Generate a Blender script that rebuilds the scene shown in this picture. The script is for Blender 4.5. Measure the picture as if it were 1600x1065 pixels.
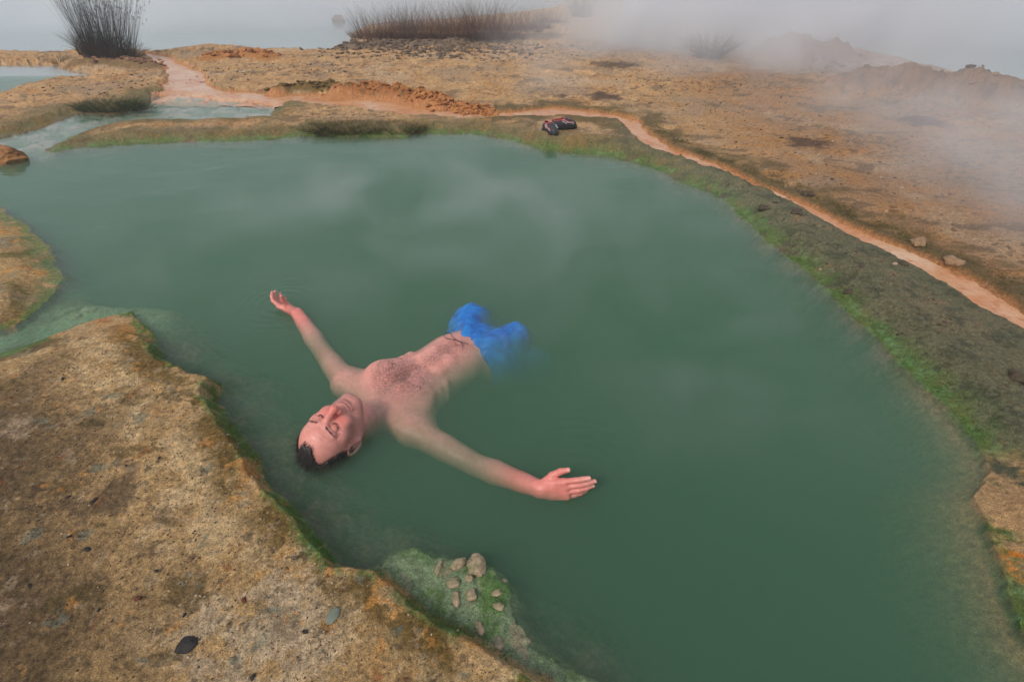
import bpy, math, random
import numpy as np
from mathutils import Vector
R = math.radians
S = bpy.context.scene
for o in list(bpy.data.objects): bpy.data.objects.remove(o)

# ------------------------------------------------------------------ camera
CAM_H = 1.36
FPX = 800.0                       # focal length in pixels of the 1600 px wide photograph
PITCH = math.atan((532.5 + 70.0) / FPX)
cd = bpy.data.cameras.new('camera'); cam = bpy.data.objects.new('camera', cd)
S.collection.objects.link(cam)
cd.sensor_width = 36; cd.lens = 18.0; cd.clip_start = 0.02; cd.clip_end = 3000
cam.location = (0, 0, CAM_H); cam.rotation_euler = (math.pi / 2 - PITCH, 0, 0)
S.camera = cam

# ------------------------------------------------------------------ sky and sun
SUN_EL, SUN_AZ = 44.0, -140.0      # azimuth from +Y towards +X
w = bpy.data.worlds.new('World'); S.world = w; w.use_nodes = True
wn = w.node_tree; wn.nodes.clear()
sky = wn.nodes.new('ShaderNodeTexSky'); sky.sky_type = 'NISHITA'; sky.sun_disc = False
sky.sun_elevation = R(SUN_EL); sky.sun_rotation = R(SUN_AZ)
sky.air_density = 1.0; sky.dust_density = 6.0; sky.ozone_density = 1.0
hs = wn.nodes.new('ShaderNodeHueSaturation'); hs.inputs['Saturation'].default_value = 0.30   # overcast
bg = wn.nodes.new('ShaderNodeBackground'); bg.inputs['Strength'].default_value = 0.11
wo = wn.nodes.new('ShaderNodeOutputWorld')
mxw = wn.nodes.new('ShaderNodeMix'); mxw.data_type = 'RGBA'; mxw.inputs[0].default_value = 0.55; mxw.inputs[7].default_value = (6.5, 7.0, 8.1, 1)   # an even cloud deck
wn.links.new(sky.outputs[0], hs.inputs['Color']); wn.links.new(hs.outputs[0], mxw.inputs[6]); wn.links.new(mxw.outputs[2], bg.inputs[0]); wn.links.new(bg.outputs[0], wo.inputs[0])
sl = bpy.data.lights.new('sun', 'SUN'); sl.energy = 1.9; sl.angle = R(14); sl.color = (1.0, 0.91, 0.80)
so = bpy.data.objects.new('sun', sl); S.collection.objects.link(so)
a, e = R(SUN_AZ), R(SUN_EL)
sd_ = Vector((math.sin(a) * math.cos(e), math.cos(a) * math.cos(e), math.sin(e)))
so.rotation_euler = sd_.to_track_quat('Z', 'Y').to_euler()
S.view_settings.view_transform = 'Standard'; S.view_settings.look = 'None'
S.view_settings.exposure = -0.08; S.view_settings.gamma = 1.0
S.render.engine = 'CYCLES'
cy = S.cycles
cy.volume_bounces = 5; cy.max_bounces = 10; cy.diffuse_bounces = 3; cy.glossy_bounces = 3; cy.transparent_max_bounces = 24
cy.volume_step_rate = 1.0; cy.volume_max_steps = 128
cy.use_denoising = True; cy.caustics_reflective = False; cy.caustics_refractive = False
cy.sample_clamp_indirect = 6.0

# ------------------------------------------------------------------ helpers
_F = np.array([0, math.cos(PITCH), -math.sin(PITCH)]); _U = np.array([0, math.sin(PITCH), math.cos(PITCH)])
def at(px, py, z=0.0):
    """the point at height z that the photograph shows at (px, py)"""
    d = _F * FPX + np.array([1., 0, 0]) * (px - 800) + _U * (532.5 - py)
    return np.array([0, 0, CAM_H]) + d * ((z - CAM_H) / d[2])

def tag(o, label=None, cat=None, group=None, kind=None):
    if label: o['label'] = label
    if cat: o['category'] = cat
    if group: o['group'] = group
    if kind: o['kind'] = kind
    return o

def np_mesh(name, V, Fc, mat, parent=None, smooth=True):
    """mesh from numpy arrays; Fc is (n,3) or (n,4), or a list of such"""
    me = bpy.data.meshes.new(name)
    V = np.ascontiguousarray(V, dtype=np.float32)
    if not isinstance(Fc, list): Fc = [Fc]
    Fc = [np.asarray(f, dtype=np.int32) for f in Fc if len(f)]
    me.vertices.add(len(V)); me.vertices.foreach_set('co', V.ravel())
    lv = np.concatenate([f.ravel() for f in Fc])
    sizes = np.concatenate([np.full(len(f), f.shape[1], np.int32) for f in Fc])
    st = np.concatenate([[0], np.cumsum(sizes)[:-1]]).astype(np.int32)
    me.loops.add(len(lv)); me.loops.foreach_set('vertex_index', lv)
    me.polygons.add(len(sizes)); me.polygons.foreach_set('loop_start', st)
    try: me.polygons.foreach_set('loop_total', sizes)
    except Exception: pass
    me.polygons.foreach_set('use_smooth', np.full(len(sizes), smooth))
    me.update(calc_edges=True); me.validate()
    if mat: me.materials.append(mat)
    o = bpy.data.objects.new(name, me); S.collection.objects.link(o)
    if parent: o.parent = parent
    return o

def empty(name, loc=(0, 0, 0)):
    o = bpy.data.objects.new(name, None); o.location = loc; S.collection.objects.link(o); o.empty_display_size = 0.05
    return o

def rebase(o, loc):
    """put the origin of a mesh object at loc without moving its shape"""
    me = o.data; n = len(me.vertices); c = np.empty(n * 3, np.float32); me.vertices.foreach_get('co', c)
    c = c.reshape(-1, 3) - np.asarray(loc, np.float32); me.vertices.foreach_set('co', c.ravel()); me.update()
    o.location = loc

def color_attr(o, name, col):
    col = np.asarray(col, np.float32)
    if col.shape[1] == 3: col = np.c_[col, np.ones(len(col), np.float32)]
    a_ = o.data.color_attributes.new(name, 'FLOAT_COLOR', 'POINT'); a_.data.foreach_set('color', np.ascontiguousarray(col, np.float32).ravel())
def float_attr(o, name, v):
    a_ = o.data.attributes.new(name, 'FLOAT', 'POINT'); a_.data.foreach_set('value', np.ascontiguousarray(v, np.float32))

def sm(a_, b_, x):
    t = np.clip((x - a_) / (b_ - a_), 0, 1); return t * t * (3 - 2 * t)
def mixc(c, col, m):
    return c * (1 - m[:, None]) + np.asarray(col)[None, :] * m[:, None]
def lin(r, g, b):
    f = lambda v: ((v / 255 + 0.055) / 1.055) ** 2.4 if v > 10 else v / 255 / 12.92
    return (f(r), f(g), f(b))

def _hash(ix, iy, seed):
    h = (ix.astype(np.int64) * 374761393 + iy.astype(np.int64) * 668265263 + seed * 1442695041) & 0xffffffff
    h = ((h ^ (h >> 13)) * 1274126177) & 0xffffffff
    return ((h ^ (h >> 16)) & 0xffff).astype(np.float32) / 65535.0
def gnoise(x, y, seed=0):
    """smooth gradient noise, about -1 .. 1"""
    x0 = np.floor(x); y0 = np.floor(y); fx = (x - x0).astype(np.float32); fy = (y - y0).astype(np.float32)
    u = fx * fx * fx * (fx * (fx * 6 - 15) + 10); v = fy * fy * fy * (fy * (fy * 6 - 15) + 10)
    out = 0
    for dx in (0, 1):
        for dy in (0, 1):
            a_ = _hash(x0 + dx, y0 + dy, seed) * 6.2831853
            g = np.cos(a_) * (fx - dx) + np.sin(a_) * (fy - dy)
            out = out + g * (u if dx else 1 - u) * (v if dy else 1 - v)
    return out * 1.5
def fbm(x, y, octv=4, seed=0, gain=0.5, lac=2.03):
    s = 0; a_ = 1.0; t = 0
    for k in range(octv):
        s = s + a_ * gnoise(x * lac ** k + 17.3 * k, y * lac ** k - 9.1 * k, seed + k * 7); t += a_; a_ *= gain
    return s / t
def fbc(*a_, **k_): return fbm(*a_, **k_) * 1.9
def ridged(x, y, octv=3, seed=0):
    s = 0; a_ = 1.0; t = 0
    for k in range(octv):
        s = s + a_ * (1 - np.abs(gnoise(x * 2.1 ** k, y * 2.1 ** k, seed + k * 5)) * 1.6); t += a_; a_ *= 0.5
    return s / t

def sdpoly(X, Y, poly):
    """signed distance to a polygon, negative inside"""
    d = np.full(X.shape, 1e9, np.float32); ins = np.zeros(X.shape, bool)
    n = len(poly)
    for i in range(n):
        ax, ay = poly[i]; bx, by = poly[(i + 1) % n]
        ex, ey = bx - ax, by - ay; L = ex * ex + ey * ey + 1e-12
        wx, wy = X - ax, Y - ay
        t = np.clip((wx * ex + wy * ey) / L, 0, 1)
        q = (wx - ex * t) ** 2 + (wy - ey * t) ** 2
        np.minimum(d, q, out=d)
        c = (ay <= Y) != (by <= Y)
        if abs(ey) > 1e-12:
            ins ^= c & (X < ax + (Y - ay) * ex / ey)
    d = np.sqrt(d); d[ins] *= -1
    return d
def pxpoly(pts, z=0.0): return [tuple(at(x, y, z)[:2]) for x, y in pts]
def sdline(X, Y, pts):
    d = np.full(X.shape, 1e9, np.float32)
    for i in range(len(pts) - 1):
        ax, ay = pts[i]; bx, by = pts[i + 1]; ex, ey = bx - ax, by - ay
        t = np.clip(((X - ax) * ex + (Y - ay) * ey) / (ex * ex + ey * ey + 1e-12), 0, 1)
        np.minimum(d, (X - ax - ex * t) ** 2 + (Y - ay - ey * t) ** 2, out=d)
    return np.sqrt(d)

class NT:
    """small node-tree builder"""
    def __init__(s, name):
        s.m = bpy.data.materials.new(name); s.m.use_nodes = True; s.t = s.m.node_tree; s.t.nodes.clear()
        s.out = s.n('ShaderNodeOutputMaterial')
    def n(s, typ, **kw):
        nd = s.t.nodes.new(typ)
        for k, v in kw.items():
            if hasattr(nd, k): setattr(nd, k, v)
        return nd
    def l(s, a_, b_): s.t.links.new(a_, b_)
    def noise(s, scale, detail=4, rough=0.6, vec=None, dist=0.0):
        n = s.n('ShaderNodeTexNoise'); n.inputs['Scale'].default_value = scale; n.inputs['Detail'].default_value = detail
        n.inputs['Roughness'].default_value = rough; n.inputs['Distortion'].default_value = dist
        if vec is not None: s.l(vec, n.inputs['Vector'])
        return n.outputs['Fac']
    def ramp(s, fac, *stops):
        r = s.n('ShaderNodeValToRGB'); e_ = r.color_ramp.elements
        while len(e_) < len(stops): e_.new(0.5)
        for el, (p, c) in zip(e_, stops):
            el.position = p; el.color = (c, c, c, 1) if isinstance(c, (int, float)) else (*c, 1)
        s.l(fac, r.inputs[0]); return r.outputs[0]
    def math(s, op, a_, b_=None, clamp=False):
        m = s.n('ShaderNodeMath', operation=op, use_clamp=clamp)
        for i, v in enumerate((a_, b_)):
            if v is None: continue
            if isinstance(v, (int, float)): m.inputs[i].default_value = v
            else: s.l(v, m.inputs[i])
        return m.outputs[0]
    def mix(s, fac, a_, b_, blend='MIX'):
        m = s.n('ShaderNodeMix', data_type='RGBA', blend_type=blend); m.inputs[0].default_value = 1.0
        for i, v in ((0, fac), (6, a_), (7, b_)):
            if isinstance(v, (int, float)): m.inputs[i].default_value = v
            elif isinstance(v, tuple): m.inputs[i].default_value = (*v, 1)
            else: s.l(v, m.inputs[i])
        return m.outputs[2]
    def attr(s, name, fac=False):
        a_ = s.n('ShaderNodeAttribute'); a_.attribute_name = name
        return a_.outputs['Fac'] if fac else a_.outputs['Color']
    def obj(s): return s.n('ShaderNodeTexCoord').outputs['Object']
    def bump(s, h, strength=0.5, dist=0.01, normal=None):
        b = s.n('ShaderNodeBump'); b.inputs['Strength'].default_value = strength; b.inputs['Distance'].default_value = dist
        s.l(h, b.inputs['Height'])
        if normal is not None: s.l(normal, b.inputs['Normal'])
        return b.outputs[0]
    def principled(s, color, rough=0.8, normal=None, **kw):
        p = s.n('ShaderNodeBsdfPrincipled')
        for k, v in (('Base Color', color), ('Roughness', rough)):
            if isinstance(v, tuple): p.inputs[k].default_value = (*v, 1)
            elif isinstance(v, (int, float)): p.inputs[k].default_value = v
            else: s.l(v, p.inputs[k])
        if normal is not None: s.l(normal, p.inputs['Normal'])
        for k, v in kw.items():
            k = k.replace('_', ' ')
            if isinstance(v, (int, float, tuple)): p.inputs[k].default_value = v
            else: s.l(v, p.inputs[k])
        s.l(p.outputs[0], s.out.inputs['Surface']); return p

def plain_mat(name, c1, c2, scale=20, rough=0.8, bump=0.4, bd=0.004, spec=0.3):
    t = NT(name); v = t.obj(); f = t.ramp(t.noise(scale, 6, 0.65, v), (0.3, c1), (0.7, c2))
    t.principled(f, rough, t.bump(t.noise(scale * 3, 5, 0.7, v), bump, bd), Specular_IOR_Level=spec)
    return t.m
# ------------------------------------------------------------------ the floating man
class SDF:
    def __init__(s, X, Y, Z):
        s.ax = [np.asarray(q, np.float32) for q in (X, Y, Z)]; s.D = np.full([len(q) for q in s.ax], 0.08, np.float32)
    def win(s, lo, hi, pad):
        sl_ = []
        for q, l, h in zip(s.ax, lo, hi):
            i0 = max(0, np.searchsorted(q, l - pad) - 1); i1 = min(len(q), np.searchsorted(q, h + pad) + 1)
            sl_.append(slice(i0, max(i1, i0)))
        if any(q.stop - q.start < 1 for q in sl_): return None, None
        g = np.meshgrid(*[q[i] for q, i in zip(s.ax, sl_)], indexing='ij', sparse=True)
        return tuple(sl_), g
    def put(s, sl_, d, k, sub=False):
        D = s.D[sl_]
        if sub: d = -d
        if k <= 0:
            s.D[sl_] = np.maximum(D, d) if sub else np.minimum(D, d); return
        if sub:
            h = np.clip(0.5 - 0.5 * (D - d) / k, 0, 1); s.D[sl_] = D + (d - D) * h + k * h * (1 - h)
        else:
            h = np.clip(0.5 + 0.5 * (D - d) / k, 0, 1); s.D[sl_] = D + (d - D) * h - k * h * (1 - h)
    def cone(s, a_, b_, r1, r2, k=0.01, sub=False):
        a_ = np.asarray(a_, float); b_ = np.asarray(b_, float); r = max(r1, r2)
        sl_, g = s.win(np.minimum(a_, b_) - r, np.maximum(a_, b_) + r, k + 0.03)
        if sl_ is None: return
        e_ = b_ - a_; L = e_ @ e_ + 1e-12
        w_ = [g[i] - a_[i] for i in range(3)]
        t = np.clip((w_[0] * e_[0] + w_[1] * e_[1] + w_[2] * e_[2]) / L, 0, 1)
        d = np.sqrt((w_[0] - e_[0] * t) ** 2 + (w_[1] - e_[1] * t) ** 2 + (w_[2] - e_[2] * t) ** 2) - (r1 + (r2 - r1) * t)
        s.put(sl_, d.astype(np.float32), k, sub)
    def ell(s, c, M, r, k=0.01, sub=False):
        """ellipsoid at c with the columns of M as axes"""
        c = np.asarray(c, float); r = np.asarray(r, float); ext = np.sqrt(((M * r) ** 2).sum(1))
        sl_, g = s.win(c - ext, c + ext, k + 0.03)
        if sl_ is None: return
        w_ = [g[i] - c[i] for i in range(3)]
        q = [w_[0] * M[0, j] + w_[1] * M[1, j] + w_[2] * M[2, j] for j in range(3)]
        k0 = np.sqrt(sum((q[j] / r[j]) ** 2 for j in range(3))); k1 = np.sqrt(sum((q[j] / r[j] ** 2) ** 2 for j in range(3))) + 1e-9
        s.put(sl_, (k0 * (k0 - 1) / k1).astype(np.float32), k, sub)
    def box(s, c, M, h, rr, k=0.01):
        c = np.asarray(c, float); h = np.asarray(h, float); ext = (np.abs(M) * (h + rr)).sum(1)
        sl_, g = s.win(c - ext, c + ext, k + 0.02)
        if sl_ is None: return
        w_ = [g[i] - c[i] for i in range(3)]
        q = [np.abs(w_[0] * M[0, j] + w_[1] * M[1, j] + w_[2] * M[2, j]) - h[j] for j in range(3)]
        d = np.sqrt(sum(np.maximum(v, 0) ** 2 for v in q)) + np.minimum(np.maximum(np.maximum(q[0], q[1]), q[2]), 0) - rr
        s.put(sl_, d.astype(np.float32), k)
    def mesh(s):
        """surface nets on the (non-uniform) grid"""
        D = s.D; B = D < 0; nx, ny, nz = D.shape
        c = [B[dx:nx - 1 + dx, dy:ny - 1 + dy, dz:nz - 1 + dz] for dx in (0, 1) for dy in (0, 1) for dz in (0, 1)]
        any_ = c[0].copy(); all_ = c[0].copy()
        for q in c[1:]: any_ |= q; all_ &= q
        I = np.argwhere(any_ & ~all_); del any_, all_
        P = np.zeros((len(I), 3)); N = np.zeros(len(I))
        cor = [(dx, dy, dz) for dx in (0, 1) for dy in (0, 1) for dz in (0, 1)]
        val = {k_: D[I[:, 0] + k_[0], I[:, 1] + k_[1], I[:, 2] + k_[2]].astype(float) for k_ in cor}
        pos = lambda k_: np.stack([s.ax[i][I[:, i] + k_[i]] for i in range(3)], 1).astype(float)
        for a_ in cor:
            for i in range(3):
                if a_[i]: continue
                b_ = tuple(v + (1 if j == i else 0) for j, v in enumerate(a_))
                va, vb = val[a_], val[b_]; m = (va < 0) != (vb < 0)
                t = np.where(m, va / (va - vb + 1e-20), 0)
                P += np.where(m[:, None], pos(a_) * (1 - t[:, None]) + pos(b_) * t[:, None], 0); N += m
        P /= N[:, None]
        key = (I[:, 0] * ny + I[:, 1]) * nz + I[:, 2]
        quads = []
        for i in range(3):
            j, k_ = (i + 1) % 3, (i + 2) % 3
            lo = [slice(None)] * 3; hi = [slice(None)] * 3; lo[i] = slice(0, -1); hi[i] = slice(1, None)
            X_ = B[tuple(lo)] != B[tuple(hi)]; E = np.argwhere(X_)
            ok = (E[:, j] > 0) & (E[:, k_] > 0) & (E[:, j] < D.shape[j] - 1) & (E[:, k_] < D.shape[k_] - 1); E = E[ok]
            def idx(dj, dk):
                Q = E.copy(); Q[:, j] -= dj; Q[:, k_] -= dk
                return np.searchsorted(key, (Q[:, 0] * ny + Q[:, 1]) * nz + Q[:, 2])
            q = np.stack([idx(1, 1), idx(0, 1), idx(0, 0), idx(1, 0)], 1)
            fl = ~B[E[:, 0], E[:, 1], E[:, 2]]; q[fl] = q[fl][:, ::-1]; quads.append(q)
        return P, np.concatenate(quads)

def axis(a_, b_, coarse, fine, zones):
    """grid line positions with fine steps inside the zones"""
    out = [a_]
    while out[-1] < b_:
        x = out[-1]; st = coarse
        for lo, hi, *f in zones:
            ff = f[0] if f else fine
            if lo <= x <= hi: st = ff; break
            gap = min(abs(x - lo), abs(x - hi)); st = min(st, ff + gap * 0.25)
        out.append(x + max(st, 0.0015))
    return np.array(out)

# head frame: columns are his left, the crown direction, the way the face looks
HR = np.array([[-0.8699, -0.4725, 0.1291], [0.4567, -0.8774, -0.1343], [0.1768, -0.0579, 0.9825]])
HR, _ = np.linalg.qr(HR); HR *= np.sign(np.diag(HR.T @ np.array([[-0.8699, -0.4725, 0.1291], [0.4567, -0.8774, -0.1343], [0.1768, -0.0579, 0.9825]])))
HC = np.array([-0.628, 1.242, 0.016]); HS = 1.08
def hp(s_, u_, n_): return HC + HR @ (np.array([s_, u_, n_]) * HS)
# torso frame
BX = np.array([0.67, 0.74, 0.0]); BX /= np.linalg.norm(BX); RX = np.array([BX[1], -BX[0], 0.0]); ZX = np.array([0, 0, 1.0])
T0 = (at(535, 597, -0.06) + at(648, 680, -0.06)) / 2; T0[2] = -0.010
TR = np.stack([RX, BX, ZX], 1)
def tp(r_, b_, z_): return T0 + RX * r_ + BX * b_ + ZX * z_
ROLL = TR @ np.array([[math.cos(0.15), 0, math.sin(0.15)], [0, 1, 0], [-math.sin(0.15), 0, math.cos(0.15)]])

def rp(r_, b_, z_): return T0 + ROLL @ np.array([r_, b_, z_])

shL = at(542, 600, -0.070); elL = at(502, 546, -0.078); wrL = at(464, 489, -0.010)
shR = at(645, 672, -0.085); elR = at(745, 727, -0.100); wrR = at(846, 764, -0.024)
hipL, hipR = tp(-0.09, 0.56, -0.13), tp(0.09, 0.56, -0.13)
knL, knR = tp(-0.20, 0.93, -0.30), tp(0.20, 0.93, -0.33)
anL, anR = tp(-0.22, 1.13, -0.66), tp(0.22, 1.13, -0.68)

def make_head(G):
    c, e_, m = G.cone, G.ell, HS
    def E(s_, u_, n_, rs, ru, rn, k=0.012, sub=False): e_(hp(s_, u_, n_), HR, (rs * m, ru * m, rn * m), k, sub)
    def C(p, q, r1, r2, k=0.01, sub=False): c(hp(*p), hp(*q), r1 * m, r2 * m, k, sub)
    E(0, 0.030, -0.012, 0.075, 0.092, 0.092, 0.0)
    E(0, 0.045, 0.030, 0.064, 0.058, 0.055, 0.03)          # forehead
    E(0, -0.030, 0.036, 0.057, 0.075, 0.047, 0.03)         # face
    for s_ in (-1, 1):
        C((s_ * 0.060, -0.045, -0.005), (s_ * 0.022, -0.092, 0.060), 0.020, 0.019, 0.03)   # jaw
        E(s_ * 0.036, -0.020, 0.064, 0.022, 0.026, 0.020, 0.018)                            # cheek
        E(s_ * 0.056, 0.010, 0.042, 0.016, 0.020, 0.022, 0.02)                              # cheekbone / temple
    C((-0.012, -0.098, 0.071), (0.012, -0.098, 0.071), 0.017, 0.017, 0.022)                 # chin
    E(0, -0.068, 0.073, 0.030, 0.026, 0.018, 0.015)        # muzzle
    for s_ in (-1, 1):
        E(s_ * 0.032, 0.020, 0.098, 0.018, 0.012, 0.017, 0.016, True)                       # eye socket
        E(s_ * 0.031, 0.0185, 0.0735, 0.0135, 0.0115, 0.0115, 0.003)                        # closed lid over the eye
        C((s_ * 0.014, 0.034, 0.087), (s_ * 0.046, 0.038, 0.074), 0.007, 0.006, 0.012)      # brow ridge
        pts = [(s_ * (0.019 + 0.0235 * t), 0.0150 - 0.0065 * math.sin(math.pi * t) , 0.0855 - 0.009 * t * t) for t in np.linspace(0, 1, 7)]
        for p, q in zip(pts, pts[1:]): C(p, q, 0.0011, 0.0011, 0.0015, True)               # the line where the lids meet
        for du, l in ((-0.0035, 0.016), (0.0015, 0.013), (0.007, 0.012)):                   # crow's feet
            C((s_ * 0.045, 0.014 + du, 0.0745), (s_ * (0.046 + l), 0.014 + du * 3.2, 0.061), 0.0016, 0.0010, 0.004, True)
        C((s_ * 0.022, 0.004, 0.0905), (s_ * 0.040, 0.001, 0.081), 0.0012, 0.0008, 0.004, True)
    C((0, 0.026, 0.083), (0, 0.004, 0.098), 0.0085, 0.0092, 0.012)                          # nose
    C((0, 0.004, 0.098), (0, -0.019, 0.109), 0.0092, 0.0125, 0.010)
    E(0, -0.021, 0.111, 0.0125, 0.0115, 0.0105, 0.008)
    for s_ in (-1, 1):
        E(s_ * 0.0135, -0.027, 0.098, 0.0085, 0.0095, 0.010, 0.007)
        E(s_ * 0.0065, -0.0335, 0.1045, 0.0040, 0.0055, 0.0032, 0.003, True)                # nostril
        pts = [(s_ * 0.021, -0.028, 0.0905), (s_ * 0.028, -0.042, 0.087), (s_ * 0.034, -0.057, 0.082), (s_ * 0.035, -0.068, 0.078)]
        for p, q in zip(pts, pts[1:]): C(p, q, 0.0022, 0.0018, 0.007, True)                 # smile fold
    lip = lambda u0, n0, cu: [(x_, u0 + cu * (x_ / 0.026) ** 2, n0 - 0.0115 * (x_ / 0.026) ** 2) for x_ in np.linspace(-0.025, 0.025, 9)]
    for P_, r_ in ((lip(-0.0615, 0.0905, 0.001), 0.0038), (lip(-0.0715, 0.0895, 0.005), 0.0048)):
        for i, (p, q) in enumerate(zip(P_, P_[1:])): C(p, q, r_, r_, 0.006)
    P_ = lip(-0.0665, 0.0945, 0.0050)
    P_ = [(-0.029, P_[0][1] + 0.002, 0.0785)] + P_ + [(0.029, P_[-1][1] + 0.002, 0.0785)]
    for p, q in zip(P_, P_[1:]): C(p, q, 0.0014, 0.0014, 0.002, True)                       # mouth line
    C((-0.014, -0.084, 0.093), (0.014, -0.084, 0.093), 0.003, 0.003, 0.008, True)
    for u_, n_ in ((0.060, 0.0915), (0.071, 0.0865)):                      # forehead creases
        P_ = [(x_, u_ - 0.003 * (x_ / 0.03) ** 2, n_ - 0.016 * (x_ / 0.04) ** 2) for x_ in np.linspace(-0.034, 0.034, 7)]
        for p, q in zip(P_, P_[1:]): C(p, q, 0.0011, 0.0011, 0.004, True)
    for s_ in (-1, 1):                                                                      # ears
        E(s_ * 0.0765, -0.004, -0.010, 0.007, 0.027, 0.017, 0.010)
        ring = [(s_ * (0.082 + 0.004 * math.cos(t)), -0.002 + 0.029 * math.sin(t), -0.013 - 0.017 * math.cos(t)) for t in np.linspace(-1.9, 1.9, 10)]
        for p, q in zip(ring, ring[1:]): C(p, q, 0.0048, 0.0048, 0.004)
        E(s_ * 0.0795, -0.030, -0.003, 0.006, 0.010, 0.008, 0.006)
        E(s_ * 0.088, -0.002, -0.004, 0.008, 0.014, 0.009, 0.004, True)
        C((s_ * 0.077, -0.008, 0.004), (s_ * 0.077, 0.004, 0.006), 0.0045, 0.004, 0.004)

def make_hand(G, W, f, p, t, flex, thumb, fore):
    """W wrist, f finger direction, p palm normal, t thumb side"""
    f = f / np.linalg.norm(f); p = p - f * (p @ f); p /= np.linalg.norm(p); t = t - f * (t @ f) - p * (t @ p); t /= np.linalg.norm(t)
    M = np.stack([f, p, t], 1); L = lambda a_, b_, c_: W + M @ np.array([a_, b_, c_])
    M0 = M; M = M * 0.93; L = lambda a_, b_, c_: W + M @ np.array([a_, b_, c_])
    G.cone(fore, L(0.0, 0, 0), 0.035, 0.0255, 0.006)
    G.cone(L(-0.01, 0, 0.009), L(0.045, 0.0, 0.014), 0.0205, 0.018, 0.012); G.cone(L(-0.01, 0, -0.009), L(0.045, 0.0, -0.014), 0.0205, 0.017, 0.012)
    G.box(L(0.057, 0, 0.0), M0, (0.030, 0.003, 0.027), 0.0105, 0.012)
    G.ell(L(0.040, 0.010, 0.024), M0, (0.032, 0.015, 0.016), 0.010)
    G.ell(L(0.040, 0.008, -0.022), M0, (0.034, 0.013, 0.014), 0.010)
    tips = []
    for i, (tt, base, segs, r) in enumerate(((0.031, 0.088, (0.044, 0.026, 0.021), 0.0098), (0.0105, 0.093, (0.047, 0.029, 0.022), 0.0100),
                                             (-0.010, 0.089, (0.044, 0.027, 0.021), 0.0094), (-0.0295, 0.080, (0.034, 0.020, 0.019), 0.0083))):
        P0 = L(base - 0.022, 0.0, tt * 0.92); P1 = L(base, 0.0, tt)
        G.cone(P0, P1, r * 1.08, r * 1.08, 0.006); ang = 0
        spread = (tt / 0.031) * 0.10
        pa = P1; rr = r
        for j, (sg, fl) in enumerate(zip(segs, flex[i])):
            ang += fl
            d = f * math.cos(ang) + p * math.sin(ang) + t * spread * math.cos(ang); d /= np.linalg.norm(d)
            pb = pa + d * sg * 0.93; r2 = rr * (0.93 if j < 2 else 0.84)
            G.cone(pa, pb, rr, r2, 0.0035 if j else 0.005); pa = pb; rr = r2
        tips.append((pa, d, rr))
    pa = L(0.014, 0.004, 0.020); rr = 0.0150
    for j, (v, r2) in enumerate(zip(thumb, (0.0122, 0.0105, 0.0082))):
        pb = pa + M @ np.array(v); G.cone(pa, pb, rr, r2, 0.008 if j == 0 else 0.004)
        d = pb - pa; pa = pb; rr = r2
    return M0, tips, (pa, d / np.linalg.norm(d), rr)

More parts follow.
